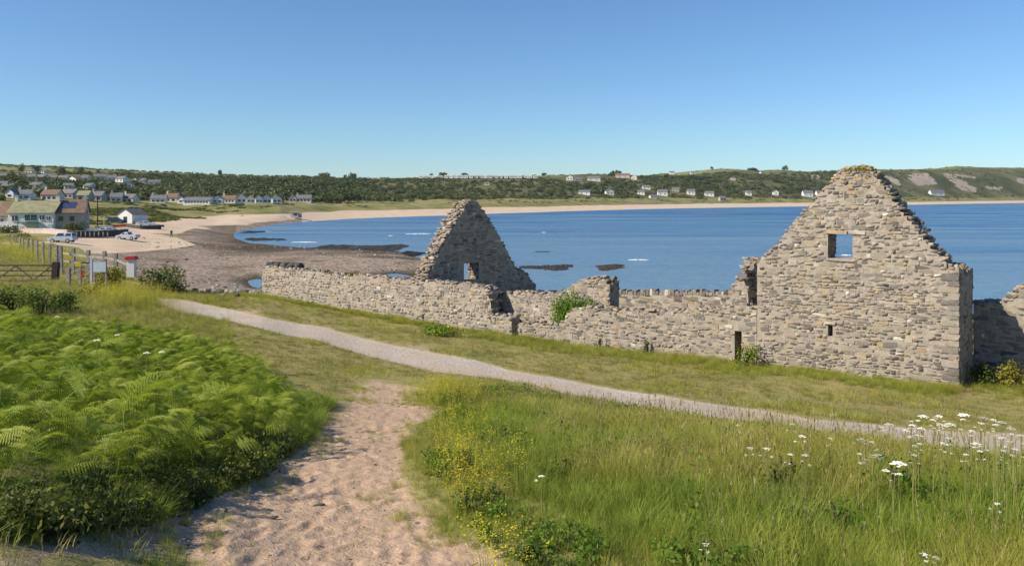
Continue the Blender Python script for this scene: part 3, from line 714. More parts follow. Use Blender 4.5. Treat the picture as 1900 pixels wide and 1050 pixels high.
# seaward wall with upright coping stones
ud0, ud1 = upx(985, 7.5), upx(1420, 7.5)
tD = line_top([(985,548),(1000,549),(1150,547),(1250,548),(1420,549)], 7.5, ud0)
seaw = wall('seaward_wall', 'grey far wall topped with upright coping stones, against the sea', 'ruined wall', LN(ud0, 7.5), TA, ud1-ud0, .5, tD, lambda u: gz(ud0+u, 7.5)-.1,
     cell=(.085, .055), lichen=.02, light=.82, cope=False, bulk=.25)
u = ud0
while u < ud1-.1:
    wd = random.uniform(.09, .2); a = LN(u+wd/2, 7.75); zt = float(np.interp(u-ud0, [q[0] for q in tD], [q[1] for q in tD])); hh = random.uniform(.16, .34)
    o = bpy.data.objects.new('coping_stone', random.choice(SP)[0]); COL.objects.link(o); o.parent = seaw
    o.location = seaw.matrix_basis.inverted() @ Vector((a[0], a[1], zt+hh*.35)); o.rotation_euler = (random.gauss(0, .08), random.gauss(0, .12), math.atan2(TA[1], TA[0])); o.scale = (wd, .42, hh)
    o.color = (*tone(.03, .85), 1); u += wd*random.uniform(.95, 1.25)
# second gable, running back from the long wall, its shaded face towards us
ug = upx(786)
tg = [vz(ug, a, b) for a, b in [(790,521),(803,494),(813,470),(822,455),(833,432),(842,418),(850,404),(858,392),(866,380),(876,374),(886,374),(893,384),(905,402),(918,424),(928,442),(938,460),(948,480),(956,494),(962,500),(972,503),(980,510),(986,522),(992,528),(994,545)]]
tg = [(0, rayz(528, 38.5))]+[(max(a, .02), b) for a, b in tg]
v0g, v1g = vz(ug, 861, 500)[0], vz(ug, 889, 500)[0]
cross('second_gable_wall', 'dark shaded triangular gable with one square hole, standing before the bay', ug, .0, tg[-1][0], .78, tg, [(v0g, v1g, rayz(514, 42.6), rayz(485, 42.2))],
      cell=(.085, .055), wr=(3, 7), hr=(2, 3), lichen=.05, light=1.0)
# wall on the far right
ue = upx(1806, 2.6); LE = 7.0
tE = [(u-ue, z) for u, z in [zpx(a, b, 2.6) for a, b in [(1806,563),(1845,563),(1852,560),(1868,557),(1876,545),(1890,537),(1900,531)]]]+[(3.2, 7.6), (LE, 7.3)]
wall('right_hand_wall', 'stone wall rising at the right edge, half in the shadow of the gable corner', 'ruined wall', LN(ue, 2.6), TA, LE, .7, tE, lambda u: gz(ue+u, 2.6)-.1,
     cell=(.075, .05), lichen=.05)
# a timber-less lintel of orange-stained flat stones over the window belongs to the tall gable

# ---------------------------------------------------------------- plants: prototypes
class PM:
    """fast plant mesh: triangles and quads in numpy lists"""
    def __init__(s): s.v = []; s.f = []; s.m = []
    def tri(s, a, b, c, mi=0):
        k = len(s.v); s.v += [a, b, c]; s.f.append((k, k+1, k+2)); s.m.append(mi)
    def quad(s, a, b, c, d, mi=0):
        k = len(s.v); s.v += [a, b, c, d]; s.f.append((k, k+1, k+2, k+3)); s.m.append(mi)
    def me(s, name, mats): return mesh(name, s.v, s.f, mats, s.m)
def blade(pm, r, x, y, h, wd, az, lean, mi=0, seg=3):
    dx, dy = math.cos(az), math.sin(az); sx, sy = -dy, dx; a = r.uniform(-.6, .6); sx, sy = sx*math.cos(a)-sy*math.sin(a), sx*math.sin(a)+sy*math.cos(a)
    pts = []
    for k in range(seg+1):
        t = k/seg; o = lean*h*t**1.8; pts.append((x+dx*o, y+dy*o, h*t*(1-.25*lean*t)))
    for k in range(seg):
        w0 = wd*(1-(k/seg)**1.5)/2; w1 = wd*(1-((k+1)/seg)**1.5)/2; p, q = pts[k], pts[k+1]
        if k == seg-1: pm.tri((p[0]-sx*w0, p[1]-sy*w0, p[2]), (p[0]+sx*w0, p[1]+sy*w0, p[2]), q, mi)
        else: pm.quad((p[0]-sx*w0, p[1]-sy*w0, p[2]), (p[0]+sx*w0, p[1]+sy*w0, p[2]), (q[0]+sx*w1, q[1]+sy*w1, q[2]), (q[0]-sx*w1, q[1]-sy*w1, q[2]), mi)
    return pts[-1]
def tuft(seed, n, h, rad, wd, mats, seeds=0, lean=(.15, .95)):
    r = random.Random(seed); pm = PM()
    for i in range(n):
        a = r.uniform(0, 6.283); q = rad*math.sqrt(r.random()); hh = h*r.uniform(.5, 1.1)
        blade(pm, r, q*math.cos(a), q*math.sin(a), hh, wd*r.uniform(.6, 1.3), a+r.uniform(-.9, .9), r.uniform(*lean), 0)
    for i in range(seeds):
        a = r.uniform(0, 6.283); q = rad*math.sqrt(r.random()); hh = h*r.uniform(1.05, 1.45)
        t = blade(pm, r, q*math.cos(a), q*math.sin(a), hh, wd*.5, a, r.uniform(.05, .3), 1, 2)
        for k in range(5):
            z = -k*.022*h/.5; b = r.uniform(0, 6.283); o = .006
            pm.tri((t[0]+o*math.cos(b), t[1]+o*math.sin(b), t[2]+z), (t[0]-o*math.cos(b), t[1]-o*math.sin(b), t[2]+z), (t[0], t[1], t[2]+z+.035), 1)
    return pm.me('grass_tuft', mats)
def frond(seed, mats):
    r = random.Random(seed); pm = PM(); Lr = 1.0; n = 17; curve = r.uniform(.75, 1.15); twist = r.uniform(-.3, .3); st = r.uniform(.28, .4)
    def P(s):
        if s < st: t = s/st; return Vector((.12*t, 0, .62*t*.85)), Vector((.3, 0, 1)).normalized()
        t = (s-st)/(1-st); a = 1.15-curve*1.25*t; x = .12+.62*t; z = .527+.34*t-.42*curve*t*t; return Vector((x, twist*.3*t*t, z)), Vector((math.cos(a), twist*.4*t, math.sin(a))).normalized()
    prev = P(0)[0]
    for k in range(1, 13):
        q, _ = P(k/12); w_ = .007*(1-k/14); pm.quad(tuple(prev+Vector((0, -w_, 0))), tuple(prev+Vector((0, w_, 0))), tuple(q+Vector((0, w_*.9, 0))), tuple(q+Vector((0, -w_*.9, 0))), 0); prev = q
    for k in range(n):
        s = st+(1-st)*(k+.4)/n; c, t = P(s); side = Vector((0, 1, 0)); nrm = t.cross(side).normalized()
        ln = .215*(1-((k+.2)/n)**1.25)*(1 if k > 0 else .85)+.015
        for sg in (-1, 1):
            d = (side*sg*.95+t*.42-nrm*sg*0+Vector((0, 0, -.22+r.uniform(-.12, .12)))).normalized(); a = c
            m = max(3, int(ln/.03)); tt = (t-d*t.dot(d)).normalized()
            for j in range(m):                                        # pinnules to both sides of each pinna
                f = (j+.5)/m; q = c+d*ln*f+Vector((0, 0, -.05*f*f*ln/.3)); pl = .030*(1-f*.85)*(.6+ln/.3*.7); bw = ln/m*.30
                pm.quad(tuple(q-d*bw+tt*0), tuple(q-d*bw*.2+tt*pl+d*bw*.4), tuple(q+d*bw), tuple(q-d*bw*.2-tt*pl+d*bw*.4), 0)
    return pm.me('bracken_frond', mats)
def leafblob(seed, n, rx, rz, ls, mats, shell=.55, stems=3, flowers=0):
    """leaves spread through a bush volume"""
    r = random.Random(seed); pm = PM(); lobes = [(r.uniform(-.5, .5)*rx, r.uniform(-.5, .5)*rx, rz*r.uniform(.22, .68), r.uniform(.4, .65)) for _ in range(6)]
    for i in range(n):
        L = lobes[r.randrange(6)]; d = Vector((r.gauss(0, 1), r.gauss(0, 1), r.gauss(0, 1))).normalized()*(r.uniform(shell, 1.05))
        c = Vector((L[0]+d.x*rx*L[3], L[1]+d.y*rx*L[3], max(.02, L[2]+d.z*rz*L[3]*.9)))
        nr = (d+Vector((r.gauss(0, .6), r.gauss(0, .6), r.gauss(.3, .6)))).normalized(); a = nr.orthogonal().normalized(); a = a*math.cos(r.uniform(0, 6.28))+nr.cross(a)*math.sin(r.uniform(0, 6.28)); b = nr.cross(a)
        l = ls*r.uniform(.6, 1.3)
        pm.quad(tuple(c-a*l*.5), tuple(c+b*l*.3), tuple(c+a*l*.5), tuple(c-b*l*.3), 1 if (flowers and i % flowers == 0) else 0)
    return pm.me('foliage', mats)
def umbel(pm, c, rad, r, mi_f, mi_s, up=Vector((0, 0, 1))):
    base = Vector(c)-up*rad*.7; n = max(9, int(13*rad/.06))
    for k in range(n):
        a = 2.4*k; q = rad*math.sqrt((k+.5)/n); p = Vector(c)+Vector((q*math.cos(a), q*math.sin(a), -.28*q*q/rad+r.uniform(-.004, .004)))
        d = Vector((math.cos(a+1.6), math.sin(a+1.6), 0))*.0016
        pm.tri(tuple(base-d), tuple(base+d), tuple(p-Vector((0, 0, .004))), mi_s)
        for j in range(5):
            b = r.uniform(0, 6.28); o = rad*.16; e = Vector((math.cos(b)*o, math.sin(b)*o, r.uniform(-.003, .004))); s_ = rad*.17
            pm.quad(tuple(p+e+Vector((-s_, 0, 0))), tuple(p+e+Vector((0, -s_, -.25*s_))), tuple(p+e+Vector((s_, 0, 0))), tuple(p+e+Vector((0, s_, .25*s_))), mi_f)

# ---------------------------------------------------------------- scattering by geometry nodes
def scatter(name, label, protos, pts, rot, scl, idx, cat=None, kind='stuff', group=None):
    """one object: a copy of a prototype mesh on every point"""
    coll = bpy.data.collections.new(name+'_source')
    for i, me in enumerate(protos):
        o = bpy.data.objects.new('%02d_%s' % (i, me.name), me); coll.objects.link(o)
    pts = np.asarray(pts, np.float32); me = bpy.data.meshes.new(name); me.vertices.add(len(pts)); me.vertices.foreach_set('co', pts.ravel())
    for nm_, ty, arr, key in (('rot', 'FLOAT_VECTOR', rot, 'vector'), ('scl', 'FLOAT_VECTOR', scl, 'vector'), ('idx', 'INT', idx, 'value')):
        a = me.attributes.new(nm_, ty, 'POINT'); a.data.foreach_set(key, np.asarray(arr, np.int32 if ty == 'INT' else np.float32).ravel())
    o = link(name, me); tag(o, label, cat, group, kind)
    g = bpy.data.node_groups.new(name+'_nodes', 'GeometryNodeTree')
    g.interface.new_socket('Geometry', in_out='INPUT', socket_type='NodeSocketGeometry'); g.interface.new_socket('Geometry', in_out='OUTPUT', socket_type='NodeSocketGeometry')
    gi = g.nodes.new('NodeGroupInput'); go = g.nodes.new('NodeGroupOutput'); ip = g.nodes.new('GeometryNodeInstanceOnPoints'); ci = g.nodes.new('GeometryNodeCollectionInfo')
    ci.inputs['Collection'].default_value = coll; ci.inputs['Separate Children'].default_value = True; ci.inputs['Reset Children'].default_value = True
    def at(nm_, ty):
        n = g.nodes.new('GeometryNodeInputNamedAttribute'); n.data_type = ty; n.inputs['Name'].default_value = nm_; return n.outputs['Attribute']
    er = g.nodes.new('FunctionNodeEulerToRotation'); g.links.new(at('rot', 'FLOAT_VECTOR'), er.inputs[0])
    ip.inputs['Pick Instance'].default_value = True
    g.links.new(gi.outputs[0], ip.inputs['Points']); g.links.new(ci.outputs[0], ip.inputs['Instance']); g.links.new(at('idx', 'INT'), ip.inputs['Instance Index'])
    g.links.new(er.outputs[0], ip.inputs['Rotation']); g.links.new(at('scl', 'FLOAT_VECTOR'), ip.inputs['Scale']); g.links.new(ip.outputs[0], go.inputs[0])
    md = o.modifiers.new('scatter', 'NODES'); md.node_group = g
    return o
def sample(n, x0, x1, y0, y1, test, power=1.0):
    xs = []; got = 0
    while got < n:
        x = rng.uniform(x0, x1, n); y = y0+(y1-y0)*rng.random(n)**power; k = test(x, y); xs.append(np.stack([x[k], y[k]], -1)); got += k.sum()
        if len(xs) > 60: break
    return np.concatenate(xs)[:n]
def rots(n, tilt=.12): return np.stack([rng.normal(0, tilt, n), rng.normal(0, tilt, n), rng.uniform(0, 6.283, n)], -1)
def scl(n, a, b, zvar=.2):
    s = rng.uniform(a, b, n); return np.stack([s, s, s*rng.uniform(1-zvar, 1+zvar, n)], -1)
def onland(p, dz=0): return np.stack([p[:, 0], p[:, 1], height(p[:, 0], p[:, 1])+dz], -1)
infov = lambda x, y, m=1.5: np.abs(x) < .66*y+m

# ruin footprint, kept clear of turf
def clear_ruin(x, y):
    u = (x-G0.x)*TA[0]+(y-G0.y)*TA[1]; v = (x-G0.x)*NB[0]+(y-G0.y)*NB[1]
    return ~((u > ua0-.1) & (u < LG+8) & (v > -.06) & (v < 9))
gd = lambda x, y: sdist(x, y, GRAVEL); sd_ = lambda x, y: sdist(x, y, SAND)
md_ = lambda x, y: sdist(x, y, MEADOW); bd = lambda x, y: sdist(x, y, BRACKEN)

# meadow
TUFT = [tuft(i, 84, .38, .17, .0052, [M['grass'], M['seed']], 1) for i in range(4)]+[tuft(10+i, 70, .31, .16, .006, [M['grass_dark'], M['seed']], 0) for i in range(3)]+[tuft(20+i, 34, .46, .16, .004, [M['seed'], M['seed']], 4) for i in range(2)]
def mt(x, y): return (md_(x, y) > -.12+.5*fbm(x, y, .7, 3, 91)) & infov(x, y, 2.5)
p = sample(7500, -2, 20, 4.6, 24, mt, .85); n = len(p)
lush = fbm(p[:, 0], p[:, 1], 2.4, 4, 92)+rng.normal(0, .07, n); idx = np.where(lush > .05, 4+rng.integers(0, 3, n), np.where(rng.random(n) < .05, 7+rng.integers(0, 2, n), rng.integers(0, 4, n)))
edge = np.clip(md_(p[:, 0], p[:, 1])/1.6, 0, 1)*np.clip(.12+(-gd(p[:, 0], p[:, 1]))/4.2+.9*(950+F*p[:, 0]/p[:, 1] > 1560), 0, 1); s = scl(n, .75, 1.2)*(.42+.58*edge)[:, None]*(1+.5*fbm(p[:, 0], p[:, 1], 1.5, 3, 93))[:, None]
scatter('meadow_grass', 'tall green and yellowing meadow grass filling the right foreground', TUFT, onland(p, -.02), rots(n, .16), s, idx)
def se(x, y): q = sd_(x, y); return (q > -.15) & (q < .75) & infov(x, y, 1) & (rng.random(x.shape) < np.clip(.75-q, .05, 1)) & (fbm(x, y, .8, 3, 172) > .0)
p = sample(420, -6, 4, 5.2, 23, se, .9); n = len(p)
scatter('creeping_grass', 'small grass tufts creeping over the edges of the sand path', TUFT[:6], onland(p, -.01), rots(n, .3), scl(n, .18, .42), rng.integers(0, 6, n))
pm = PM(); r_0 = random.Random(3)
def bit(l, w, h):
    pm = PM(); P8 = [(sx*l*random.uniform(.3, .6), sy*w*random.uniform(.3, .6), (0 if sz < 0 else h*random.uniform(.6, 1))) for sz in (-1, 1) for sx, sy in ((-1, -1), (1, -1), (1, 1), (-1, 1))]
    for q in ((4, 5, 6, 7), (0, 1, 5, 4), (1, 2, 6, 5), (2, 3, 7, 6), (3, 0, 4, 7)): pm.quad(*[P8[i] for i in q])
    return pm
BITS = [bit(.05, .04, .02).me('pebble', [M['boulder']]), bit(.12, .008, .008).me('straw', [M['bark']]), bit(.04, .03, .015).me('pebble', [M['darkrock']])]
p = sample(420, -6, 4, 4.6, 23, lambda x, y: (sd_(x, y) > -.1) & infov(x, y, 1), 1.0); n = len(p)
scatter('sand_litter', 'scattered pebbles and twigs lying on the sand path', BITS, onland(p, -.003), rots(n, .1), scl(n, .4, 1.0), rng.choice(3, n, p=[.4, .3, .3]))
def hb_(x, y): return (md_(x, y) > .1) & infov(x, y, 2) & (fbm(x, y, 1.1, 3, 171) > .02)
HBM = [leafblob(70+i, 120, .16, .2, .035, [M['leaf_b'] if i < 2 else M['leaf_n']], .2) for i in range(3)]
for me in HBM: me.name = 'herb'
p = sample(1300, -2, 20, 4.6, 22, hb_, .85); n = len(p)
scatter('meadow_herbs', 'low broad-leaved herbs mixed into the meadow grass', HBM, onland(p), rots(n, .15), scl(n, .6, 1.5), rng.integers(0, 3, n))
# turf on the verges
TURF = [tuft(40+i, 34, .13, .16, .007, [M['grass_turf'], M['seed']], 1, (.2, 1.0)) for i in range(4)]+[tuft(50+i, 34, .15, .15, .007, [M['grass'], M['seed']], 0, (.2, .9)) for i in range(2)]
def tt(x, y):
    g = gd(x, y); s = sd_(x, y); pat = fbm(x, y, 1.8, 5, 31)
    return infov(x, y, 1.5) & clear_ruin(x, y) & (g < -.03-.1*rng.random(x.shape)) & (s < -.05-.5*rng.random(x.shape)) & (md_(x, y) < .2) & (bd(x, y) < .2) & ((pat < .09) | (rng.random(x.shape) < .3))
p = sample(15000, -24, 24, 5, 50, tt, .9); n = len(p)
near = fbm(p[:, 0], p[:, 1], 2.2, 4, 95)
s = scl(n, .6, 1.15)*(1+.9*near)[:, None]
idx = np.where(near+rng.normal(0, .05, n) > .09, 4+rng.integers(0, 2, n), rng.integers(0, 4, n))
scatter('verge_turf', 'short worn turf either side of the gravel path', TURF, onland(p, -.01), rots(n, .2), s, idx)
# longer grass along the foot of the walls
def ft(x, y):
    u = (x-G0.x)*TA[0]+(y-G0.y)*TA[1]; v = (x-G0.x)*NB[0]+(y-G0.y)*NB[1]
    wd = 1.0+1.0*(u > -12)+2.2*fbm(u, u*0, 2.3, 3, 96)
    return (u > ua0-2) & (u < LG+.1) & (v < -.06) & (v > -wd) & (rng.random(x.shape) < 1.15+v/3)
p = sample(2400, -18, 16, 22, 50, ft); 
q = sample(260, 13.5, 18.5, 21.5, 27, lambda x, y: clear_ruin(x, y) | (((x-G0.x)*TA[0]+(y-G0.y)*TA[1] > LG+.1) & ((x-G0.x)*NB[0]+(y-G0.y)*NB[1] < 2.5)))
p = np.concatenate([p, q]); n = len(p)
scatter('wall_foot_grass', 'long grass growing along the foot of the ruined walls', TUFT, onland(p, -.02), rots(n, .15), scl(n, .45, .85)*(1+.6*fbm(p[:, 0], p[:, 1], 1.3, 3, 97))[:, None], np.where(rng.random(n) < .42, 4+rng.integers(0, 3, n), rng.integers(0, 4, n)))
# bracken
FR = [frond(i, [M['bracken']]) for i in range(7)]
def bt(x, y): return (bd(x, y) > .12+.45*fbm(x, y, 1.1, 3, 98)) & infov(x, y, 3)
p = sample(10500, -24, 1, 6.2, 27, bt, .8); n = len(p)
mound = fbm(p[:, 0], p[:, 1], 2.6, 4, 99); lift = sstep(0, 1.1, bd(p[:, 0], p[:, 1]))
s = scl(n, .46, .78, .12)*(1+.9*mound+.5*fbm(p[:, 0], p[:, 1], .6, 2, 107))[:, None]*np.array([1, 1, 1.5])*np.where(rng.random(n) < .06, 1.35, 1)[:, None]*(.78+.22*lift)[:, None]
r_ = rots(n, .38); r_[:, 2] = rng.normal(-.3, 2.0, n)
scatter('bracken_patch', 'dense bright green bracken fern patch filling the left foreground', FR, onland(p, -.03), r_, s, rng.integers(0, 7, n), None)
# grass and low leaves fringing the bracken
def bf(x, y): b = bd(x, y); return (b > -.28+.3*fbm(x, y, .8, 3, 100)) & (b < .75) & infov(x, y, 2)
p = sample(2600, -24, 2, 5, 26, bf, .8); n = len(p)
scatter('bracken_edge_grass', 'dark lush grass fringing the bracken patch beside the sand', TUFT, onland(p, -.02), rots(n, .2), scl(n, .55, 1.0), 4+rng.integers(0, 3, n)*(rng.random(n) < .6))
BR = [leafblob(i, 300, .3, .3, .042, [M['leaf' if i < 2 else 'leaf_y']], .2) for i in range(3)]
def bb(x, y): b = bd(x, y); return (b > -.3) & (b < .7) & infov(x, y, 2) & (fbm(x, y, 1.4, 3, 101) > -.06)
p = sample(330, -14, 0, 5.2, 13, bb, 1.0); n = len(p)
scatter('bramble_leaves', 'dark bramble and ivy leaves creeping at the bracken edge', BR, onland(p, -.05), rots(n, .1), scl(n, .55, 1.25), rng.integers(0, 3, n))
# left rough ground between bracken and gate
def lf(x, y):
    px = 950+F*x/y; return (y > 20) & (y < 49) & (px < 430) & (gd(x, y) < -.1) & (bd(x, y) < .3) & infov(x, y, 2)
p = sample(5200, -34, -8, 20, 49, lf, .9); n = len(p)
scatter('rough_grass', 'rough seeding grass between the bracken and the field gate', TUFT, onland(p, -.02), rots(n, .2), scl(n, .45, .95)*(1+.6*fbm(p[:, 0], p[:, 1], 3, 3, 103))[:, None], np.where(rng.random(n) < .4, rng.integers(0, 4, n), np.where(rng.random(n) < .45, 7+rng.integers(0, 2, n), 4+rng.integers(0, 3, n))))
# field meadow beyond the gate
def fm(x, y): px = 950+F*x/y; return (y > 49) & (y < 150) & (px < 245-np.clip(y-56, 0, 80)*2.2) & infov(x, y, 2)
p = sample(3200, -100, -20, 49, 150, fm, 1.1); n = len(p)
scatter('pasture_grass', 'short pasture grass behind the timber field gate', TURF, onland(p, -.02), rots(n, .2), scl(n, 1.2, 2.6, .3), rng.integers(0, 6, n))

# yellow flowers
def yflower(seed, h):
    r = random.Random(seed); pm = PM()
    for i in range(9):
        a = r.uniform(0, 6.28); q = .13*math.sqrt(r.random()); t = blade(pm, r, q*math.cos(a), q*math.sin(a), h*r.uniform(.6, 1.1), .004, a, r.uniform(0, .25), 1, 2)
        for k in range(7):
            c = Vector(t)+Vector((r.gauss(0, .018), r.gauss(0, .018), r.uniform(-.10, .01))); s_ = r.uniform(.005, .010); b = r.uniform(0, 3)
            d = Vector((math.cos(b), math.sin(b), r.uniform(-.4, .4)))*s_; e = Vector((-math.sin(b), math.cos(b), r.uniform(-.4, .4)))*s_; pm.quad(tuple(c-d), tuple(c-e), tuple(c+d), tuple(c+e), 0)
    return pm.me('yellow_flower', [M['petal_y'], M['grass']])
YF = [yflower(i, .62) for i in range(4)]
def yspot(lst):
    P = []
    for px_, py_, rx, ry, n, up in lst:
        for i in range(n):
            a = rng.normal(px_, rx); b = rng.normal(py_, ry); q = hit(a, max(b, 395), up); P.append(q)
    return np.array(P)
p = yspot([(815,708,32,8,110,.45),(860,712,50,8,36,.45),(850,765,35,20,44,.5),(880,825,35,22,34,.5),(885,865,25,12,10,.5),(930,985,18,25,7,.5),(970,1010,25,15,3,.5),(1000,760,120,25,8,.5)]); n = len(p)
scatter('yellow_meadow_flowers', 'drift of small yellow flowers at the left edge of the right meadow', YF, onland(p), rots(n, .1), scl(n, .7, 1.05), rng.integers(0, 4, n))
p = yspot([(240,545,30,9,230,.4),(205,550,25,6,60,.4),(325,572,30,5,36,.3),(185,538,18,5,30,.5),(268,555,20,6,35,.3)]); n = len(p)
scatter('yellow_path_flowers', 'yellow flowers massed where the gravel path disappears on the left', YF, onland(p), rots(n, .1), scl(n, 1.0, 1.7), rng.integers(0, 4, n))
p = yspot([(95,474,30,6,150,.6),(50,466,30,6,150,.6),(20,456,25,5,110,.7),(120,480,15,5,40,.5)]); n = len(p)
scatter('yellow_field_flowers', 'band of yellow flowers along the row of fence posts', YF, onland(p), rots(n, .1), scl(n, 2.2, 3.4)*np.array([1, 1, .5]), rng.integers(0, 4, n))

# shrubs: each its own thing
def shrub(name, label, cat, px_, py_, d, wpx, hpx, mat, n=700, ls=.09, flowers=0, seed=0, shell=.45, mats=None, zoff=0, group=None):
    """base middle at a bearing, size in photo pixels turned into metres at its distance"""
    x, y = W(px_, d); z = h1(x, y)+zoff if py_ is None else rayz(py_, d)
    rx = wpx/F*d/2; rz = hpx/F*d
    root = empty(name, (x, y, z), 0, label, cat, group)
    me = leafblob(seed, n, rx*1.05, rz, ls, mats or [mat, M['petal_y']], shell, flowers=flowers)
    link('foliage', me, root)
    b = MB(); r = random.Random(seed)
    for k in range(6):
        a = r.uniform(0, 6.28); q = rx*.55*r.random(); b.tube([(0, 0, -.1), (q*.4*math.cos(a), q*.4*math.sin(a), rz*.35), (q*math.cos(a), q*math.sin(a), rz*.75)], [.03*rz, .022*rz, .008], 5)
    b.build('stem', M['bark'], root); return root
el1 = shrub('elder_shrub', 'bright green shrub growing out of the gap between the ruined walls', 'shrub', 1040, 612, 34.25, 62, 58, M['leaf_b'], 1300, .11, seed=3)
el2 = shrub('elder_shrub', 'broad bright green shrub in front of the humped wall', 'shrub', 1082, 598, 33.85, 112, 58, M['leaf_b'], 2600, .11, seed=4)
for o_ in (el1, el2): o_.scale = (1, .34, 1); o_.rotation_euler = (0, 0, math.atan2(TA[1], TA[0]))
shrub('flowering_shrub', 'yellow flowering plant below the dark doorway slot', 'shrub', 1384, None, 27.6, 72, 46, M['leaf_b'], 800, .07, 5, 5, .2)
shrub('ivy_plant', 'ivy strand climbing the middle of the outer front wall', 'plant', 1200, 662, 30.55, 12, 36, M['leaf'], 130, .08, seed=6)
shrub('ivy_plant', 'short ivy tuft at the foot of the outer front wall', 'plant', 1113, 645, 31.8, 11, 22, M['leaf'], 90, .08, seed=7)
shrub('bramble_bush', 'yellow-green bush at the foot of the right hand wall', 'bush', 1884, None, 24.2, 66, 52, M['leaf_y'], 1100, .085, seed=8)
shrub('bramble_bush', 'dark bramble bush in the shadow behind the gable corner', 'bush', 1826, None, 24.6, 56, 48, M['leaf'], 800, .09, seed=9)
shrub('bramble_bush', 'dark bramble bush above the shingle where the path ends', 'bush', 292, None, 48.5, 112, 48, M['leaf'], 1700, .15, seed=10)
shrub('bramble_bush', 'low dark bush at the right end of the bramble clump by the shingle', 'bush', 322, None, 47.0, 50, 32, M['leaf'], 700, .14, seed=11)
shrub('gorse_bush', 'yellowish green bush below the red-lidded box', 'bush', 212, None, 47.5, 78, 42, M['leaf_y'], 1300, .14, 9, 12)
shrub('gorse_bush', 'small yellow-green bush beside the kissing gate', 'bush', 170, None, 43, 50, 20, M['leaf_y'], 500, .12, 3, 13)
for i, (a, d, w_, h_) in enumerate([(20, 33, 95, 62), (75, 33, 100, 66), (118, 35, 60, 44), (-40, 32, 100, 60)]):
    shrub('nettle_clump', ['dark green nettle clump at the left edge below the gate', 'largest dark green nettle clump below the gate', 'small dark nettle clump below the gate post', 'nettle clump outside the left edge'][i], 'nettles', a, None, d, w_, h_*.9, M['leaf_n'], 1800, .10, seed=20+i, shell=.2)
shrub('leafy_weed', 'bright green weed growing alone in the sand at bottom left', 'plant', 275, None, 7.4, 62, 62, M['leaf_b'], 380, .035, seed=31)
shrub('leafy_weed', 'light green broad-leaved weed in the right meadow', 'plant', 1675, None, 8.5, 120, 95, M['leaf_b'], 420, .055, seed=32)
shrub('leafy_weed', 'dark leafy weed at the left side of the right meadow', 'plant', 860, None, 10.0, 60, 55, M['leaf'], 260, .05, seed=33)
shrub('leafy_weed', 'low leafy weed in the middle of the right meadow', 'plant', 1440, None, 8.8, 90, 70, M['leaf'], 300, .05, seed=34)
shrub('leafy_weed', 'leafy weed near the bottom right of the meadow', 'plant', 1560, None, 7.2, 90, 80, M['leaf_b'], 300, .045, seed=35)
shrub('turf_clump', 'rounded green tussock before the long wall', 'tussock', 820, None, 33.8, 110, 17, M['leaf_b'], 1500, .09, 7, 36, .2)
shrub('wall_top_plant', 'yellow-green tuft on top of the long wall', 'plant', 655, 513, LN(upx(655))[1]+.3, 30, 10, M['leaf_y'], 160, .08, seed=37)
shrub('wall_top_plant', 'small green tuft on the long wall, the left one', 'plant', 608, 507, LN(upx(608))[1]+.3, 18, 8, M['leaf_y'], 90, .08, seed=38)
shrub('wall_top_plant', 'orange-yellow growth along the top of the outer front wall', 'plant', 1300, 580, LN(upx(1300))[1]+.4, 52, 8, M['leaf_y'], 260, .05, 3, 39)
shrub('lichen_tuft', 'yellowish dry moss cap on the flat peak of the tall gable', 'moss', 1592, 318, 25.9, 62, 9, M['grass_turf'], 700, .05, seed=41, shell=.2)
shrub('moss_tuft', 'green moss tuft on the right shoulder of the tall gable', 'moss', 1750, 497, 24.5, 26, 12, M['leaf_y'], 220, .04, seed=40)

# white umbel flowers, each a plant
UMB = [(1392,830,11),(1423,831,13),(1488,808,12),(1466,842,9),(1494,843,13),(1598,814,18),(1618,819,9),(1628,844,26),(1668,858,26),(1632,790,20),(1650,786,17),(1713,771,17),(1742,771,13),(1700,792,12),(1706,822,10),(1745,786,13),(1762,786,20),(1788,768,18),(1776,774,9),(1825,774,16),(1843,778,11),(1858,782,16),(1875,794,15),(1834,812,14),(1812,822,18),(1800,826,10),(1848,808,11),(1826,818,14),(1595,841,9),(1606,797,9),(1680,797,9),(1869,868,8),(1851,858,11),(1792,842,10),(1818,836,9),(1884,832,12),(1716,1027,16),(1736,1036,12),(1660,878,12),(1004,882,11),(1310,1008,7),(1850,933,7),(1540,812,8),(1470,786,9),(1369,788,8),(1895,770,14),(1880,845,11),(1862,835,10)]
def umbel_plant(px_, py_, sz, label, mine=1.0):
    best = None
    for d in np.linspace(5.6, 15, 70):
        x, y = W(px_, d); g = h1(x, y); hh = rayz(py_, d)-g
        if best is None or abs(hh-mine) < best[0]: best = (abs(hh-mine), x, y, g, hh, d)
    _, x, y, g, hh, d = best; hh = max(hh, .3); rad = max(sz/F*d/2, .022)
    root = empty('cow_parsley', (x, y, g), random.uniform(0, 6.28), label, 'wildflower', 'white umbel flowers in the right meadow')
    r = random.Random(int(px_*7+py_)); b = MB(); b.tube([(.02, .01, -.05), (0, .01, hh*.5), (0, 0, hh-rad*.7)], [.006, .005, .003], 5)
    for k in range(2):
        a = r.uniform(0, 6.28); q = rad*r.uniform(1.3, 2.2); b.tube([(0, .01, hh*.55), (q*.5*math.cos(a), q*.5*math.sin(a), hh*.75), (q*math.cos(a), q*math.sin(a), hh*.88)], [.0035, .003, .002], 4)
        pm = PM(); umbel(pm, (q*math.cos(a), q*math.sin(a), hh*.88+rad*.4), rad*.5, r, 0, 1); link('side_umbel', pm.me('side_umbel', [M['petal_w'], M['stalk']]), root)
    b.build('stem', M['stalk'], root)
    pm = PM(); umbel(pm, (0, 0, hh), rad, r, 0, 1); link('umbel', pm.me('umbel', [M['petal_w'], M['stalk']]), root)
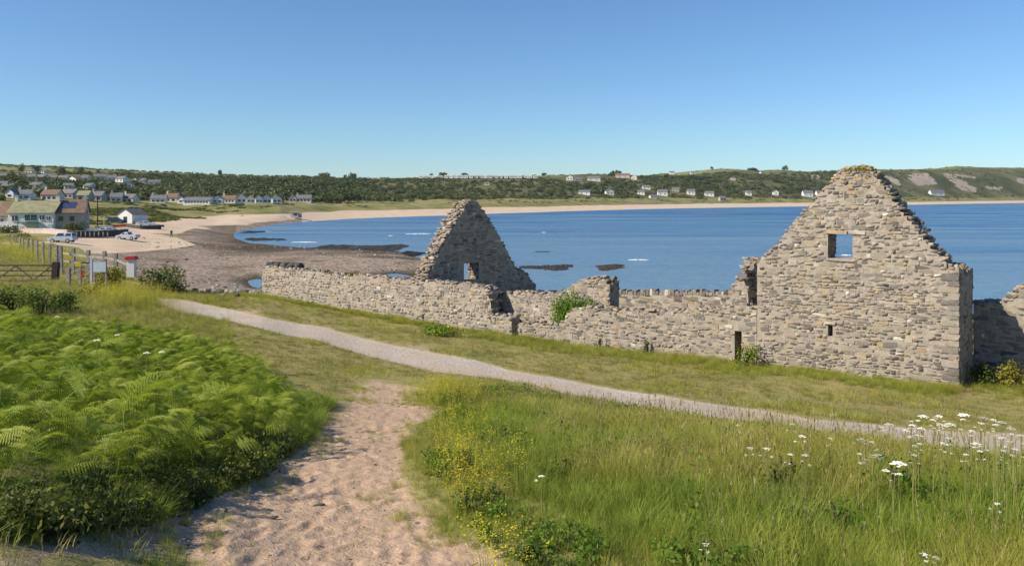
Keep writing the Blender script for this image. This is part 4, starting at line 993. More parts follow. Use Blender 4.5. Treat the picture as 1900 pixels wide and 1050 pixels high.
for a, b, c in UMB:
    size = 'tiny' if c < 10 else 'small' if c < 14 else 'medium' if c < 19 else 'wide'
    if a < 1100: lab = 'single small white umbel flower far left in the right meadow'
    elif b > 1000: lab = {1716: 'wider white umbel flower at the bottom edge of the right meadow', 1736: 'smaller brighter white flower right of it at the bottom edge', 1310: 'tiny white flower head at the bottom middle of the meadow'}[a]
    elif c >= 24: lab = 'large white umbel flower, the %s of the biggest pair' % ('left' if a < 1650 else 'right')
    elif a < 1385: lab = 'tiny white umbel flower furthest left beside the gravel path'
    elif a < 1510: lab = {1392: 'left one of two small umbel flowers left of the big pair', 1423: 'slanting umbel flower, right one of the two furthest left', 1488: 'umbel flower highest of the loose group left of the big pair', 1466: 'tiny lower umbel flower in the loose group left of the big pair', 1494: 'lower small umbel flower under the highest of the loose group', 1470: 'faint umbel flower against the path above the loose group'}[a]
    elif a < 1690: lab = '%s white umbel flower %s the big pair' % (size, 'level with and left of' if a < 1600 and b > 830 else 'just above' if b > 805 and b < 870 else 'below' if b > 870 else 'high above')
    else: lab = '%s white umbel flower in the dense right group, %s' % (size, 'against the path' if b < 800 and a < 1800 else 'near the right edge' if b < 800 else 'just below the path' if b < 840 else 'lowest in the grass')
    umbel_plant(a, b, c, lab, .5 if (b > 900 or a < 1100) else .72)
ru = random.Random(5)
for k in range(34):
    a = ru.uniform(1690, 1899); b = 768+(a-1690)*.10+abs(ru.gauss(0, 32)); umbel_plant(a, b, ru.uniform(6, 12), 'tiny white umbel flower among the dense flower haze at the right edge', .75)
for a, b, c in [(180,660,9),(272,686,10),(300,682,8),(106,608,7),(218,645,7)]:
    umbel_d = hit(a, b, .95)
    root = empty('cow_parsley', (umbel_d[0], umbel_d[1], h1(*umbel_d)), 0, 'small white flower head standing above the bracken', 'wildflower', 'white flower heads in the bracken')
    pm = PM(); rr = random.Random(a); umbel(pm, (0, 0, 1.22), max(.05, c/F*umbel_d[1]/2), rr, 0, 1); link('umbel', pm.me('umbel', [M['petal_w'], M['stalk']]), root)
    bb_ = MB(); bb_.tube([(0, 0, 0), (0, 0, 1.18)], .006, 5); bb_.build('stem', M['stalk'], root)

# lintel and corner stones of the tall gable
tg_root = bpy.data.objects['tall_gable_wall']; tinv = tg_root.matrix_basis.inverted()
def set_stone(name, u, z, dims, tn, v=.1, rz=0):
    a = LN(u, v); o = bpy.data.objects.new(name, random.choice(SP)[0]); COL.objects.link(o); o.parent = tg_root
    o.location = tinv @ Vector((a[0], a[1], z)); o.rotation_euler = (0, random.gauss(0, .02), math.atan2(TA[1], TA[0])+rz); o.scale = dims; o.color = (*tn, 1)
u0, u1, z0, z1 = gh[0]
set_stone('lintel', u0+.28, z1+.05, (.74, .3, .11), (.38, .30, .21)); set_stone('lintel', u0+.93, z1+.06, (.50, .3, .12), (.42, .38, .32)); set_stone('sill', (u0+u1)/2, z0-.05, (.98, .3, .07), (.3, .27, .235))
set_stone('lintel', (gh[1][0]+gh[1][1])/2, gh[1][3]+.05, (.36, .3, .09), (.4, .36, .3))
z = gz(LG); k = 0
while z < 7.75:
    hh = random.uniform(.13, .24); ww = .5 if k % 2 else .3
    set_stone('corner_stone', LG-ww/2+.02, z+hh/2, (ww, .3, hh*.95), tone(.0, 1.05), .12); z += hh; k += 1

# ---------------------------------------------------------------- boulders and rocks
def rock_mesh(seed, sub=3, rough=.35, flat_=.7):
    import bmesh
    bm = bmesh.new(); bmesh.ops.create_icosphere(bm, subdivisions=sub, radius=.5); r = np.random.default_rng(seed); o1, o2 = r.uniform(0, 50, 2)
    for v in bm.verts:
        c = v.co.normalized(); k = 1+rough*1.6*float(fbm(np.array([c.x*1.1+o1+c.z]), np.array([c.y*1.1+o2-c.z*.7]), .6, 4, seed)[0]); v.co = Vector((c.x, c.y, c.z*flat_))*.5*k
        v.co.x = round(v.co.x*7)/7*.35+v.co.x*.65; v.co.z = round(v.co.z*6)/6*.4+v.co.z*.6
    me = bpy.data.meshes.new('rock'); bm.to_mesh(me); bm.free(); return me
RM = [rock_mesh(i) for i in range(6)]
def rock(name, label, cat, x, y, z, dims, mat, rz=0, group=None):
    me = random.choice(RM).copy(); me.materials.append(mat); o = link(name, me, None, (x, y, z), (random.uniform(-.15, .15), random.uniform(-.15, .15), rz), dims)
    return tag(o, label, cat, group)
BL = [(362,538,11),(374,540,13),(386,539,15),(398,541,14),(409,542,17),(421,541,13),(432,543,15),(444,541,12),(455,543,16),(466,544,15),(478,545,24),(474,550,14),(440,548,10),(415,547,9)]
for i, (a, b, sz) in enumerate(BL):
    d = 47.6-i*.05 if b > 545 else 49; x, y = W(a, d); q = sz/F*d
    ORD = ['first', 'second', 'third', 'fourth', 'fifth', 'sixth', 'seventh', 'eighth', 'ninth', 'tenth']
    lab = ('%s boulder from the left in the row left of the long wall end' % ORD[i] if i < 10 else 'low boulder in front of the row, the %s one' % ('right' if a > 430 else 'left')) if a < 470 else ('largest grey boulder against the left end of the long wall' if sz == 24 else 'smaller boulder in front of the largest one by the wall end')
    rock('boulder', lab, 'boulder', x, y, rayz(b, d), (q*1.15, q, q*.85), M['boulder'] if i % 4 else M['darkrock'], random.uniform(0, 3), 'boulders left of the long wall' if a < 470 else None)
# dark clumped blocks on the wall end
for i, (a, w_) in enumerate([(503,16),(517,16),(530,15),(543,17),(555,12)]):
    u = upx(a, .4); p_ = LN(u, .4); rock('wall_top_boulder', ['leftmost dark block standing on the far end of the long wall','second dark block from the left on the wall end','middle dark block on the wall end','fourth dark block from the left on the wall end','rightmost dark block on the wall end'][i], 'stone block', p_[0], p_[1], rayz(494+i*.6, p_[1])+.05, (w_/F*47*1.35, .6, .62), M['darkrock'], random.uniform(-.3, .3))
# weed covered reefs
def reef(label, px0, px1, py_, seed, hpx=6, mat='weedrock', dep=None):
    d = H*F/(py_-HOR); r = random.Random(seed); X0 = (px0-950)/F*d; X1 = (px1-950)/F*d; n = 90; Ly = dep or d*d/(H*F)*hpx*1.2; pts = []; m = 12
    for i in range(n+1):
        for j in range(m+1):
            s = i/n; t = j/m*2-1; x = X0+(X1-X0)*s; env = max(0, (1-(2*s-1)**4))*(1-t*t); 
            z = -.33+env*(.36+hpx*.022)*(.85+.7*float(fbm(np.array([x]), np.array([t*Ly]), 3.2, 4, seed)[0])*2)+(float(hash2(np.array([i]), np.array([j]), seed)[0])-.5)*.12
            pts.append((x-(X0+X1)/2, t*Ly+float(fbm(np.array([x]), np.array([3.]), 6, 3, seed+1)[0])*Ly, z))
    f = [(i*(m+1)+j, (i+1)*(m+1)+j, (i+1)*(m+1)+j+1, i*(m+1)+j+1) for i in range(n) for j in range(m)]
    tag(link('reef', mesh('reef', pts, f, [M[mat]]), None, ((X0+X1)/2, d, 0)), label, 'rocks', 'weed covered reefs in the shallows')
reef('long brown weed-covered reef right of the second gable', 950, 1078, 495, 1, 8)
reef('short brown reef beyond the humped wall, right of the long reef', 1096, 1172, 495.5, 2, 7)
reef('dark reef at the shingle edge left of the second gable', 740, 800, 468, 3, 8)
reef('low dark reef line in the shallows between the shingle and the beach, the upper', 425, 500, 431, 4, 4)
reef('low dark reef line in the shallows between the shingle and the beach, the lower', 430, 560, 444, 5, 5)
reef('flat rock shelf along the water edge of the shingle', 530, 765, 466, 6, 17)
reef('thin half-sunken reef far out beyond the second gable', 960, 1075, 467, 7, 1.6)
reef('thin half-sunken reef far out right of the second gable', 985, 1050, 432, 8, 1.2)
# foam
def foam(label, px0, px1, py_, th, seed):
    d = H*F/(py_-HOR); X0 = (px0-950)/F*d; X1 = (px1-950)/F*d; D = th*.22*d*d/(H*F); v = []; n = 40
    for i in range(n+1):
        s = i/n; e = math.sin(math.pi*s)**.6; x = X0+(X1-X0)*s; c = float(fbm(np.array([x]), np.array([.5]), (X1-X0)*.25, 4, seed)[0])*D*2.0
        w_ = D*e*(.5+float(vnoise(np.array([s*14.]), np.array([2.]), seed)[0]))*.5; v += [(x, d+c-w_, .03), (x, d+c, .05+.12*e), (x, d+c+w_, .03)]
    f = [(3*i+k, 3*i+3+k, 3*i+4+k, 3*i+1+k) for i in range(n) for k in (0, 1)]
    tag(link('breaking_wave', mesh('breaking_wave', v, f, [M['foam']])), label, 'wave', 'white foam streaks on the bay')
foam('longest white foam streak left of the second gable', 752, 800, 434.5, 3.0, 1); foam('small foam fleck left of the longest streak', 720, 730, 438, 1.6, 2)
foam('short white foam streak in the left corner of the bay', 489, 503, 430, 2.0, 3); foam('tiny foam fleck right of the second gable', 1005, 1013, 432, 1.6, 4)
foam('foam streak seen beyond the humped wall', 1165, 1205, 483, 1.5, 5); foam('small foam streak seen through the gable window', 1560, 1580, 474, 1.6, 6); foam('thin foam line at the shingle edge', 540, 590, 450, 1.2, 7)
# loose stones on the foreshore
PB = []
for i in range(4):
    me = RM[i].copy(); me.materials.append([M['boulder'], M['darkrock'], M['boulder'], M['weedrock']][i]); me.name = 'loose_stone'; PB.append(me)
def pb(x, y): px = 950+F*x/y; z = height(x, y); return (px > 255) & (px < 800) & (z > .05) & (z < 2.4) & (fbm(x, y, 12, 4, 120) > -.12)
p = sample(3800, -75, 5, 58, 165, pb); p = p[rng.random(len(p)) < np.clip(1.25-(p[:, 1]-58)/42, .22, 1)]; n = len(p)
scatter('foreshore_stones', 'loose stones strewn over the shingle foreshore', PB, onland(p), rots(n, .3), scl(n, .12, .34, .4)*(rng.random(n)[:, None]**2*1.2+.5)*np.array([1, 1, .7]), rng.choice(4, n, p=[.4, .2, .25, .15]))

# ---------------------------------------------------------------- woods and hill trees
def crown(seed, n=150, rx=.5, rz=.5, ls=.16, mat='leaf_t'):
    return leafblob(seed, n, rx, rz, ls, [M[mat], M[mat]], .5)
TR = [crown(i, 170) for i in range(6)]
def hillpts(n, px0, px1, t0, t1, keepf, pw=1.0):
    """t runs over rings: 4 wood foot, 5 brow, 6 ridge"""
    px = rng.uniform(px0, px1, n); t = t0+(t1-t0)*rng.random(n)**pw; D, Z = rings(px); k = np.clip(t.astype(int), 0, 7); f = t-k
    d = D[np.arange(n), k]*(1-f)+D[np.arange(n), np.minimum(k+1, 8)]*f; x = (px-950)/F*d; kk = keepf(px, t, x, d); return x[kk], d[kk], px[kk], t[kk]
def woodkeep(px, t, x, d):
    g = fbm(x, d, 110, 4, 131)
    left = (px < 330); right = px > 1560
    k = g > np.where(left, -.1, np.where(right, .03, -.3))
    k &= ~((t > 5.0) & (g < np.where(px < 700, -.02, .10)))
    k &= ~(left & (t < 4.12))
    k &= ~((px > 1700) & (t > 5))
    return k
x, d, px, t = hillpts(12000, -500, 2300, 4.0, 5.5, woodkeep)
ok = np.ones(len(x), bool); n = len(x)
sz = rng.uniform(5, 10, n)*np.interp(px, [0, 400, 1000, 1500, 1900], [.8, .85, 1.0, 1.15, .8])*np.where(rng.random(n) < .15, 1.35, 1)*np.where(px > 1600, .6, 1)*np.where((px > 680) & (px < 1080), .72, 1)
s_ = np.stack([sz*1.15, sz*1.15, sz*1.0], -1)
WOODS = (x, d, px, t, sz, s_)
# hedges and tree belts along the skyline
hx2, hd2, px2, t2 = hillpts(6000, -400, 2300, 5.2, 6.0, lambda px, t, x, d: (np.abs((t*9) % 1-.5) < .06) & (fbm(x, d, 150, 3, 141) > -.12) | ((np.abs(t-5.95) < .05) & (fbm(px, px*0, 60, 3, 142) > np.where(px < 620, -.3, .05))))
n2 = len(hx2); s2 = rng.uniform(2.2, 5, n2); 

HOUSES = []      # filled below with (x, y, radius) so that the wood keeps off them
def house(name, label, px_, d, wpx, hpx, wallm='white', roofm='slate', rz=0.0, depth=None, gable_front=False, wins=0, chim=0, py_=None, group=None, door=False, cat='house'):
    """front width and total height in photo pixels at distance d; ridge runs along the front unless gable_front"""
    x, y = W(px_, d); z = h1(x, y)-.25 if py_ is None else rayz(py_, d); w_ = wpx/F*d; hh = hpx/F*d; dp = depth or min(max(w_*.7, 6), 9)
    HOUSES.append((x, y, w_*.6+1.5)); root = empty(name, (x, y, z), rz, label, cat, group)
    we = hh*(.56 if not gable_front else .6); b = MB()
    if gable_front:
        b.prism([(-w_/2, -1), (w_/2, -1), (w_/2, we), (0, hh-.08), (-w_/2, we)], -dp/2, dp/2)
        r = MB(); e = .3
        for sg in (-1, 1):
            r.add([(0, -dp/2-e, hh), (0, dp/2+e, hh), (sg*(w_/2+e), dp/2+e, we-e*.5), (sg*(w_/2+e), -dp/2-e, we-e*.5), (0, -dp/2-e, hh+.16), (0, dp/2+e, hh+.16), (sg*(w_/2+e), dp/2+e, we-e*.5+.16), (sg*(w_/2+e), -dp/2-e, we-e*.5+.16)],
                  [(0,1,2,3),(4,5,6,7),(0,1,5,4),(1,2,6,5),(2,3,7,6),(3,0,4,7)])
    else:
        pr = [(-dp/2, -1), (dp/2, -1), (dp/2, we), (0, hh-.08), (-dp/2, we)]
        b.add([(-w_/2, q[0], q[1]) for q in pr]+[(w_/2, q[0], q[1]) for q in pr], [(4,3,2,1,0),(5,6,7,8,9)]+[(i, (i+1) % 5, (i+1) % 5+5, i+5) for i in range(5)])
        r = MB(); e = .3
        for sg in (-1, 1):
            r.add([(-w_/2-e, 0, hh), (w_/2+e, 0, hh), (w_/2+e, sg*(dp/2+e), we-e*.5), (-w_/2-e, sg*(dp/2+e), we-e*.5), (-w_/2-e, 0, hh+.16), (w_/2+e, 0, hh+.16), (w_/2+e, sg*(dp/2+e), we-e*.5+.16), (-w_/2-e, sg*(dp/2+e), we-e*.5+.16)],
                  [(0,1,2,3),(4,5,6,7),(0,1,5,4),(1,2,6,5),(2,3,7,6),(3,0,4,7)])
    b.build('wall', M[wallm], root); rf = r.build('roof', M[roofm], root)
    for k in range(chim):
        c = MB(); c.box(((-.42+.84*k)*w_ if not gable_front else 0, 0, hh+.5), (.8, .6, 1.5)); c.box(((-.42+.84*k)*w_ if not gable_front else 0, 0, hh+1.3), (.92, .72, .15)); c.build('chimney', M[wallm if wallm != 'white' else 'cream'], rf)
    for k in range(wins):
        cx = (-.5+(k+.5)/wins)*w_*.9; f = MB(); f.box((cx, -dp/2-.02, we*.52), (min(1.5, w_/wins*.55), .12, we*.34)); f.build('window', M['glass'], root)
    return root

# ---------------------------------------------------------------- houses
def hp(px_, py_): return hit(px_, py_, 0, 150)[1]
def H_(px0, px1, top, base, label, wall_='white', roof='slate', rz=0.0, gf=False, wins=2, chim=0, name='house', group=None, cat='house'):
    a = (px0+px1)/2; house(name, label, a, hp(a, base), (px1-px0)*1.0, (base-top)*1.04, wall_, roof, rz, None, gf, wins, chim, group=group, cat=cat)
FRONTROW = [
 (18,33,350,368,'white gable-fronted house just above the left wing of the balcony house','white','slate',0,True,1,0),
 (36,60,352,370,'white house with dark roof behind the balcony house, second from the left','white','slate',.2,False,2,1),
 (83,113,352,372,'house with wide brown roof directly behind the balcony house','cream','redtile',0,False,3,1),
 (117,145,351,368,'grey-roofed house behind the solar panel roof','greywall','slate',-.2,False,3,1),
 (148,168,354,372,'grey bungalow left of the utility pole','greywall','olivetile',.1,False,2,0),
 (172,194,355,373,'grey bungalow right of the utility pole','greywall','slate',0,False,2,1),
 (207,227,358,375,'white twin-gabled cottage above the dunes','white','slate',.3,False,2,1),
 (231,253,360,376,'pale cottage with grey roof left of the white beachfront villas','cream','slate',-.1,False,2,1),
 (282,308,362,376,'white villa with hipped grey roof at the left end of the beachfront row','white','slate',.2,False,3,1),
 (309,332,359,375,'cream villa with brown roof in the beachfront row','cream','redtile',0,False,2,1),
 (333,346,364,377,'small white gable house left of the long grey terrace','white','slate',0,True,1,0),
 (346,395,366,378,'long white terrace with a low grey roof behind the dunes','white','slate',0,False,8,0),
 (396,414,363,377,'white house between the long terrace and the dormered house','white','slate',.2,True,2,0),
 (414,439,363,377,'white house with brownish dormered roof','white','redtile',0,False,4,1),
 (439,457,360,377,'tallest white gable house, left end of the white gabled row','white','slate',.35,True,2,0),
 (458,472,362,377,'second white gable house in the gabled row','white','slate',.35,True,2,0),
 (474,487,362,377,'third white gable house in the gabled row','white','slate',.35,True,2,0),
 (488,503,362,377,'fourth white gable house in the gabled row','white','slate',.35,True,2,0),
 (505,522,362,377,'white gable house at the right end of the gabled row','white','slate',.35,True,2,0),
 (537,550,361,375,'cream end block of the grey-roofed house standing alone by the trees','cream','slate',.2,True,2,0),
 (550,578,362,375,'wide grey-roofed house standing alone by the trees','cream','slate',.1,False,4,1)]
for r_ in FRONTROW: H_(*r_)
UPPER = [(0,13,322,331),(17,34,322,332),(36,50,323,333),(52,66,324,334),(70,88,324,334),(90,106,325,335),(110,128,326,337),(130,150,327,339),(152,164,326,336),(176,196,323,334),(200,216,325,336),(218,236,327,338),(250,260,330,338),(263,272,331,339),(277,297,334,342),(50,64,314,320),(76,89,315,321),(-30,-12,322,333),(-60,-40,323,334),(2,14,336,345),(120,136,340,348),(8,26,340,350),(232,246,338,347),(60,80,338,348),(160,176,340,350)]
for i, (a, b, c, d) in enumerate(UPPER):
    lab = ('pale house in the long upper row on the left hillside' if c < 330 and d > 325 else 'small white house just under the skyline on the left hill' if d < 325 else 'white house at the right end of the upper hillside row' if a > 245 and c < 336 else 'pale house half hidden in trees between the two left hillside rows')
    H_(a, b, c, d, lab, ['white', 'cream', 'white', 'white'][i % 4], ['slate', 'slate', 'redtile', 'slate', 'slate'][i % 5], random.uniform(-.4, .4), i % 5 == 2, 2, 0, group='houses on the left hillside')
FARH = [(1051,1063,325,335,'tall white house on the brow where the woods begin to open','white',True),(1066,1080,330,336,'low grey house just right of the tall white house on the brow','greywall',False),(1090,1114,327,336,'wide cream house on the brow, middle of the hill village','cream',False),(1142,1168,322,330,'large pink-roofed house on the hill crest','pink',False),
 (1171,1182,325,334,'square cream house beside the large crest house','cream',True),(1074,1095,353,361,'blue-white roofed house low in the trees above the orange dunes','white',False),(1123,1138,351,361,'white gable house low in the trees, right of the blue-white one','white',True),(1183,1196,353,361,'white bungalow at the foot of the wood left of the dune gap','white',False),
 (1192,1206,344,351,'white house half way up the wood above the dune gap','white',False),(1205,1218,362,368,'low white cabin beside the dune gap','white',False),(1220,1238,352,363,'white two-gabled house right of the dune gap','white',False),(1247,1260,348,355,'grey-roofed house in trees right of the two-gabled house','greywall',False),
 (1275,1289,351,361,'white house alone at the wood foot mid-bay','white',False),(1308,1324,355,364,'wide grey-roofed white house at the wood foot','white',False),(1334,1346,364,373,'grey shed on the dunes at the wood foot','greywall',False),(1384,1394,354,363,'small white house against the dark trees','white',False),
 (1434,1444,353,362,'small white house left of the tall gable slope','white',True),(1489,1507,354,365,'white pair house immediately left of the tall gable','white',False),(1514,1532,354,364,'white house touching the left slope of the tall gable','white',False),
 (1655,1668,355,362,'pinkish house just right of the tall gable','pink',False),(1723,1752,353,363,'long white house with grey roof under the scree slopes','white',False),(1242,1251,318,323,'tiny white farmhouse on the crest above the bay','white',False),(1281,1290,318,323,'tiny pale farmhouse on the crest, right of the white one','cream',False),
 (1356,1364,329,334,'tiny pale house high in the wood mid-right','cream',False),(899,908,338,343,'tiny white house alone in the wood behind the second gable','white',False),(1410,1416,318,322,'tiny white hut on the crest hedge','white',True)]
for a, b, c, d, lab, wm, gf in FARH:
    H_(a, b, c, d, lab, wm, 'slate' if wm != 'pink' else 'redtile', random.uniform(-.3, .3), gf, 2 if b-a > 11 else 1, 0)
def mbox(c, d):
    b = MB(); b.box(c, d); return b
# caravans on the brow
D_, Z_ = rings(np.array([900.])); 
for i in range(24):
    a = 782+i*9.2+random.uniform(-1, 1); d = hp(a, 333); x, y = W(a, d); w_ = 7.2/F*d; b = MB(); z = h1(x, y)
    b.prism([(-w_/2, .5), (w_/2, .5), (w_/2+.1, 3.2), (w_/2-.5, 4.4), (-w_/2+.5, 4.4), (-w_/2-.1, 3.2)], -1.6, 1.6); b.box((0, 0, .3), (w_*.8, 2.6, .5))
    rt = empty('static_caravan', (x, y, z+1.0), random.uniform(-.1, .1), 'white static caravan in the row along the brow of the wood', 'caravan', 'caravans along the brow')
    b.build('body', M['white'], rt); [tmp.build('window', M['glass'], rt) for tmp in (mbox((-w_*.2, -1.62, 2.5), (w_*.25, .06, 1.0)), mbox((w_*.2, -1.62, 2.5), (w_*.25, .06, 1.0)))]; HOUSES.append((x, y, 5))

# the balcony house
bx, by = W(62, 178); bz = h1(bx, by)-.1; s1 = 178/F
bh = empty('balcony_house', (bx, by, bz), .12, 'big white house with green lichen roof and teal balcony by the beach car park', 'house')
HOUSES.append((bx, by, 12)); wd = 9.6; dp = 7; we = 4.0; rh = 6.4
def gable_pr(x0, x1, yc, dp, we, rh, mat, roofm, parent, e=.3, z0=-1.0):
    b = MB(); pr = [(-dp/2, z0), (dp/2, z0), (dp/2, we), (0, rh-.08), (-dp/2, we)]
    b.add([(x0, yc+q[0], q[1]) for q in pr]+[(x1, yc+q[0], q[1]) for q in pr], [(4,3,2,1,0),(5,6,7,8,9)]+[(i, (i+1) % 5, (i+1) % 5+5, i+5) for i in range(5)]); b.build('wall', M[mat], parent)
    r = MB()
    for sg in (-1, 1):
        r.add([(x0-e, yc, rh), (x1+e, yc, rh), (x1+e, yc+sg*(dp/2+e), we-.2), (x0-e, yc+sg*(dp/2+e), we-.2), (x0-e, yc, rh+.16), (x1+e, yc, rh+.16), (x1+e, yc+sg*(dp/2+e), we-.04), (x0-e, yc+sg*(dp/2+e), we-.04)], [(0,1,2,3),(4,5,6,7),(0,1,5,4),(1,2,6,5),(2,3,7,6),(3,0,4,7)])
    return r.build('roof', M[roofm], parent)
rf1 = gable_pr(-3.6, 5.6, 0, dp, we, rh, 'white', 'olivetile', bh); rf2 = gable_pr(-6.2, -3.62, .4, 6.4, 3.3, 6.0, 'white', 'redtile', bh)
for cx in (-3.4, 5.2): c = MB(); c.box((cx, 0, rh+.5), (.7, .6, 1.2)); c.box((cx, 0, rh+1.15), (.85, .72, .12)); c.build('chimney', M['cream'], rf1)
for cx, cz, ww, hh in [(-2.2, 2.75, 1.1, 1.2), (3.3, 2.9, .9, 1.0), (4.6, 2.75, .7, .9), (-5.0, 2.4, .7, .8), (-2.3, .8, .8, 1.0), (1.0, 2.9, 2.4, 1.3)]:
    f = MB(); f.box((cx, -dp/2-.03, cz), (ww, .14, hh)); wo = f.build('window', M['glass'], bh)
    fr = MB(); fr.box((cx, -dp/2-.11, cz), (.07, .04, hh)); fr.box((cx, -dp/2-.11, cz+hh/2), (ww+.14, .06, .08)); fr.box((cx, -dp/2-.11, cz-hh/2), (ww+.2, .1, .08)); fr.build('frame', M['white'], wo)
b = MB(); b.box((1.0, -dp/2-.75, 1.9), (4.2, 1.4, .14)); b.build('balcony', M['tealpaint'], bh)
rl = MB(); rl.box((1.0, -dp/2-1.4, 2.9), (4.2, .06, .08))
for k in range(15): rl.box((-1.05+k*.293, -dp/2-1.4, 2.4), (.05, .05, .95))
rl.build('railing', M['tealpaint'], bh)
for cx in (-1.0, 3.0): b = MB(); b.box((cx, -dp/2-1.38, .8), (.13, .13, 2.1)); b.build('balcony_post', M['tealpaint'], bh)
b = MB(); b.box((1.2, -dp/2-.04, .7), (2.4, .12, 1.9)); b.build('garage_door', M['cream'], bh)
b = MB(); b.box((4.9, -dp/2-.04, .6), (.95, .12, 1.9)); b.build('door', M['bluepaint'], bh)
ax, ay = W(134, 180); az = h1(ax, ay)-.1
ah = empty('stone_house', (ax, ay, az), .3, 'stone-gabled house with dark solar panel on its brown roof, right of the balcony house', 'house'); HOUSES.append((ax, ay, 8))
rf = gable_pr(-2.9, 2.9, 0, 6.2, 3.9, 6.6, 'greywall', 'redtile', ah)
b = MB(); sl = math.atan2(2.7, 3.1); b.box((-.4, -1.45, 5.52), (3.0, 2.1, .1), rx=sl); b.build('solar_panel', M['darkblue'], rf)
b = MB(); b.box((2.6, 0, 7.0), (.6, .6, 1.3)); b.build('chimney', M['cream'], rf)
for cy, cz in [(-.8, 3.6), (1.0, 3.6), (0, 1.6)]: b = MB(); b.box((2.93, cy, cz), (.1, .8, 1.1)); b.build('window', M['glass'], ah)
for cx in (-1.6, .6): b = MB(); b.box((cx, -3.13, 2.6), (.9, .1, 1.0)); b.build('window', M['glass'], ah)
shrub('garden_hedge', 'dark rounded hedge in front of the stone-gabled house', 'hedge', 134, None, 171, 44, 19, M['leaf'], 1500, .35, seed=50)
shrub('garden_bush', 'bush at the left foot of the balcony house', 'bush', 12, None, 165, 60, 13, M['leaf'], 800, .35, seed=51)
shrub('garden_bush', 'bush between the field fence and the balcony house', 'bush', 35, None, 150, 50, 8, M['leaf_y'], 600, .3, seed=52)
# boat house
hx, hy = W(246, 225); hz_ = rayz(411, 225); hb = empty('boat_house', (hx, hy, hz_), -.25, 'small pale blue-white boat house with a low pitched roof above the slipway', 'boat house'); HOUSES.append((hx, hy, 5))
b = MB(); b.prism([(-2.3, -2), (2.3, -2), (2.3, 2.0), (0, 3.4), (-2.3, 2.0)], -3, 3); b.build('wall', M['white'], hb)
r = MB()
for sg in (-1, 1): r.add([(0, -3.2, 3.45), (0, 3.2, 3.45), (sg*2.6, 3.2, 1.85), (sg*2.6, -3.2, 1.85), (0, -3.2, 3.6), (0, 3.2, 3.6), (sg*2.6, 3.2, 2.0), (sg*2.6, -3.2, 2.0)], [(0,1,2,3),(4,5,6,7),(0,1,5,4),(1,2,6,5),(2,3,7,6),(3,0,4,7)])
r.build('roof', M['slate'], hb); b = MB(); b.box((.1, -3.03, .6), (1.1, .1, 1.6)); b.build('door', M['glass'], hb)
b = MB(); b.box((3.2, -1, -.6), (2.6, 3.0, 1.2)); b.box((3.2, -1, .1), (2.9, 3.3, .12)); b.build('lean_to', M['greywall'], hb)
# beach kiosk
kx, ky = W(547, 352); kz = h1(kx, ky); kb = empty('beach_kiosk', (kx, ky, kz), .2, 'small pale pink lifeguard hut standing on the beach sand', 'hut')
b = MB(); b.box((0, 0, 1.35), (3.2, 2.6, 2.4)); b.box((0, 0, .08), (3.6, 3.0, .3)); b.build('wall', M['pink'], kb); b = MB(); b.box((0, 0, 2.66), (3.8, 3.2, .18)); b.build('roof', M['cream'], kb)
b = MB(); b.box((.3, -1.32, 1.5), (1.4, .06, .8)); b.build('window', M['glass'], kb)
b = MB(); b.box((2.3, .2, .9), (1.2, 1.8, 1.7)); b.build('side_store', M['greywall'], kb)

# ---------------------------------------------------------------- cars
def car(label, px_, d, py_, paint, rz, L=4.4, hgt=1.6, pick=False):
    x, y = W(px_, d); z = h1(x, y); root = empty('parked_car', (x, y, z), rz, label, 'car'); h2 = L/2; w2 = .88
    base = [(-h2, .38), (-h2, .85), (-h2+.1, .98), (h2-1.1, 1.02), (h2-.15, .85), (h2, .6), (h2, .35)]
    b = MB(); b.prism(base, -w2, w2)
    b.build('body', M[paint], root)
    cb = MB(); x0, x1 = (-h2+.1, h2-1.75) if not pick else (-.5, h2-1.6)
    lo = [(x0, -w2+.04), (x1+.75, -w2+.04), (x1+.75, w2-.04), (x0, w2-.04)]; hi = [(x0+.22, -w2+.2), (x1, -w2+.2), (x1, w2-.2), (x0+.22, w2-.2)]
    v = [(a, c, 1.0) for a, c in lo]+[(a, c, hgt) for a, c in hi]; cb.add(v, [(4,5,6,7)]+[(i, (i+1) % 4, (i+1) % 4+4, i+4) for i in range(4)]); cab = cb.build('cabin', M[paint], root)
    g = MB()
    def pane(sx0, sx1, sy):
        y0 = sy*(w2-.05); y1 = sy*(w2-.17); g.add([(sx0, y0, 1.07), (sx1+.3, y0, 1.07), (sx1, y1, hgt-.1), (sx0+.1, y1, hgt-.1)], [(0, 1, 2, 3)])
    for sy in (-1, 1):
        m = (x0+x1+.4)/2; pane(x0+.18, m-.35, sy*1.012); pane(m+.02, x1+.12, sy*1.012)
    g.add([(x1+.735, -w2+.16, 1.06), (x1+.735, w2-.16, 1.06), (x1+.07, w2-.28, hgt-.08), (x1+.07, -w2+.28, hgt-.08)], [(0,1,2,3)]); g.add([(x0-.0, -w2+.18, 1.08), (x0-.0, w2-.18, 1.08), (x0+.185, w2-.28, hgt-.08), (x0+.185, -w2+.28, hgt-.08)], [(0,1,2,3)])
    g.build('window', M['glass'], root)
    for sx in (-h2+.8, h2-.85):
        for sy in (-1, 1):
            wh = MB(); wh.tube([(sx, sy*(w2-.2), .33), (sx, sy*(w2+.02), .33)], .33, 14); wo = wh.build('wheel', M['black'], root); hb_ = MB(); hb_.tube([(sx, sy*(w2+.0), .33), (sx, sy*(w2+.035), .33)], .18, 10); hb_.build('hubcap', M['silver'], wo)
    for sy in (-.6, .6):
        q = MB(); q.box((h2-.03, sy, .72), (.1, .3, .14)); q.build('headlight', M['white'], root); q = MB(); q.box((-h2+.01, sy*1.1, .82), (.06, .16, .22)); q.build('tail_light', M['red'], root)
    return root
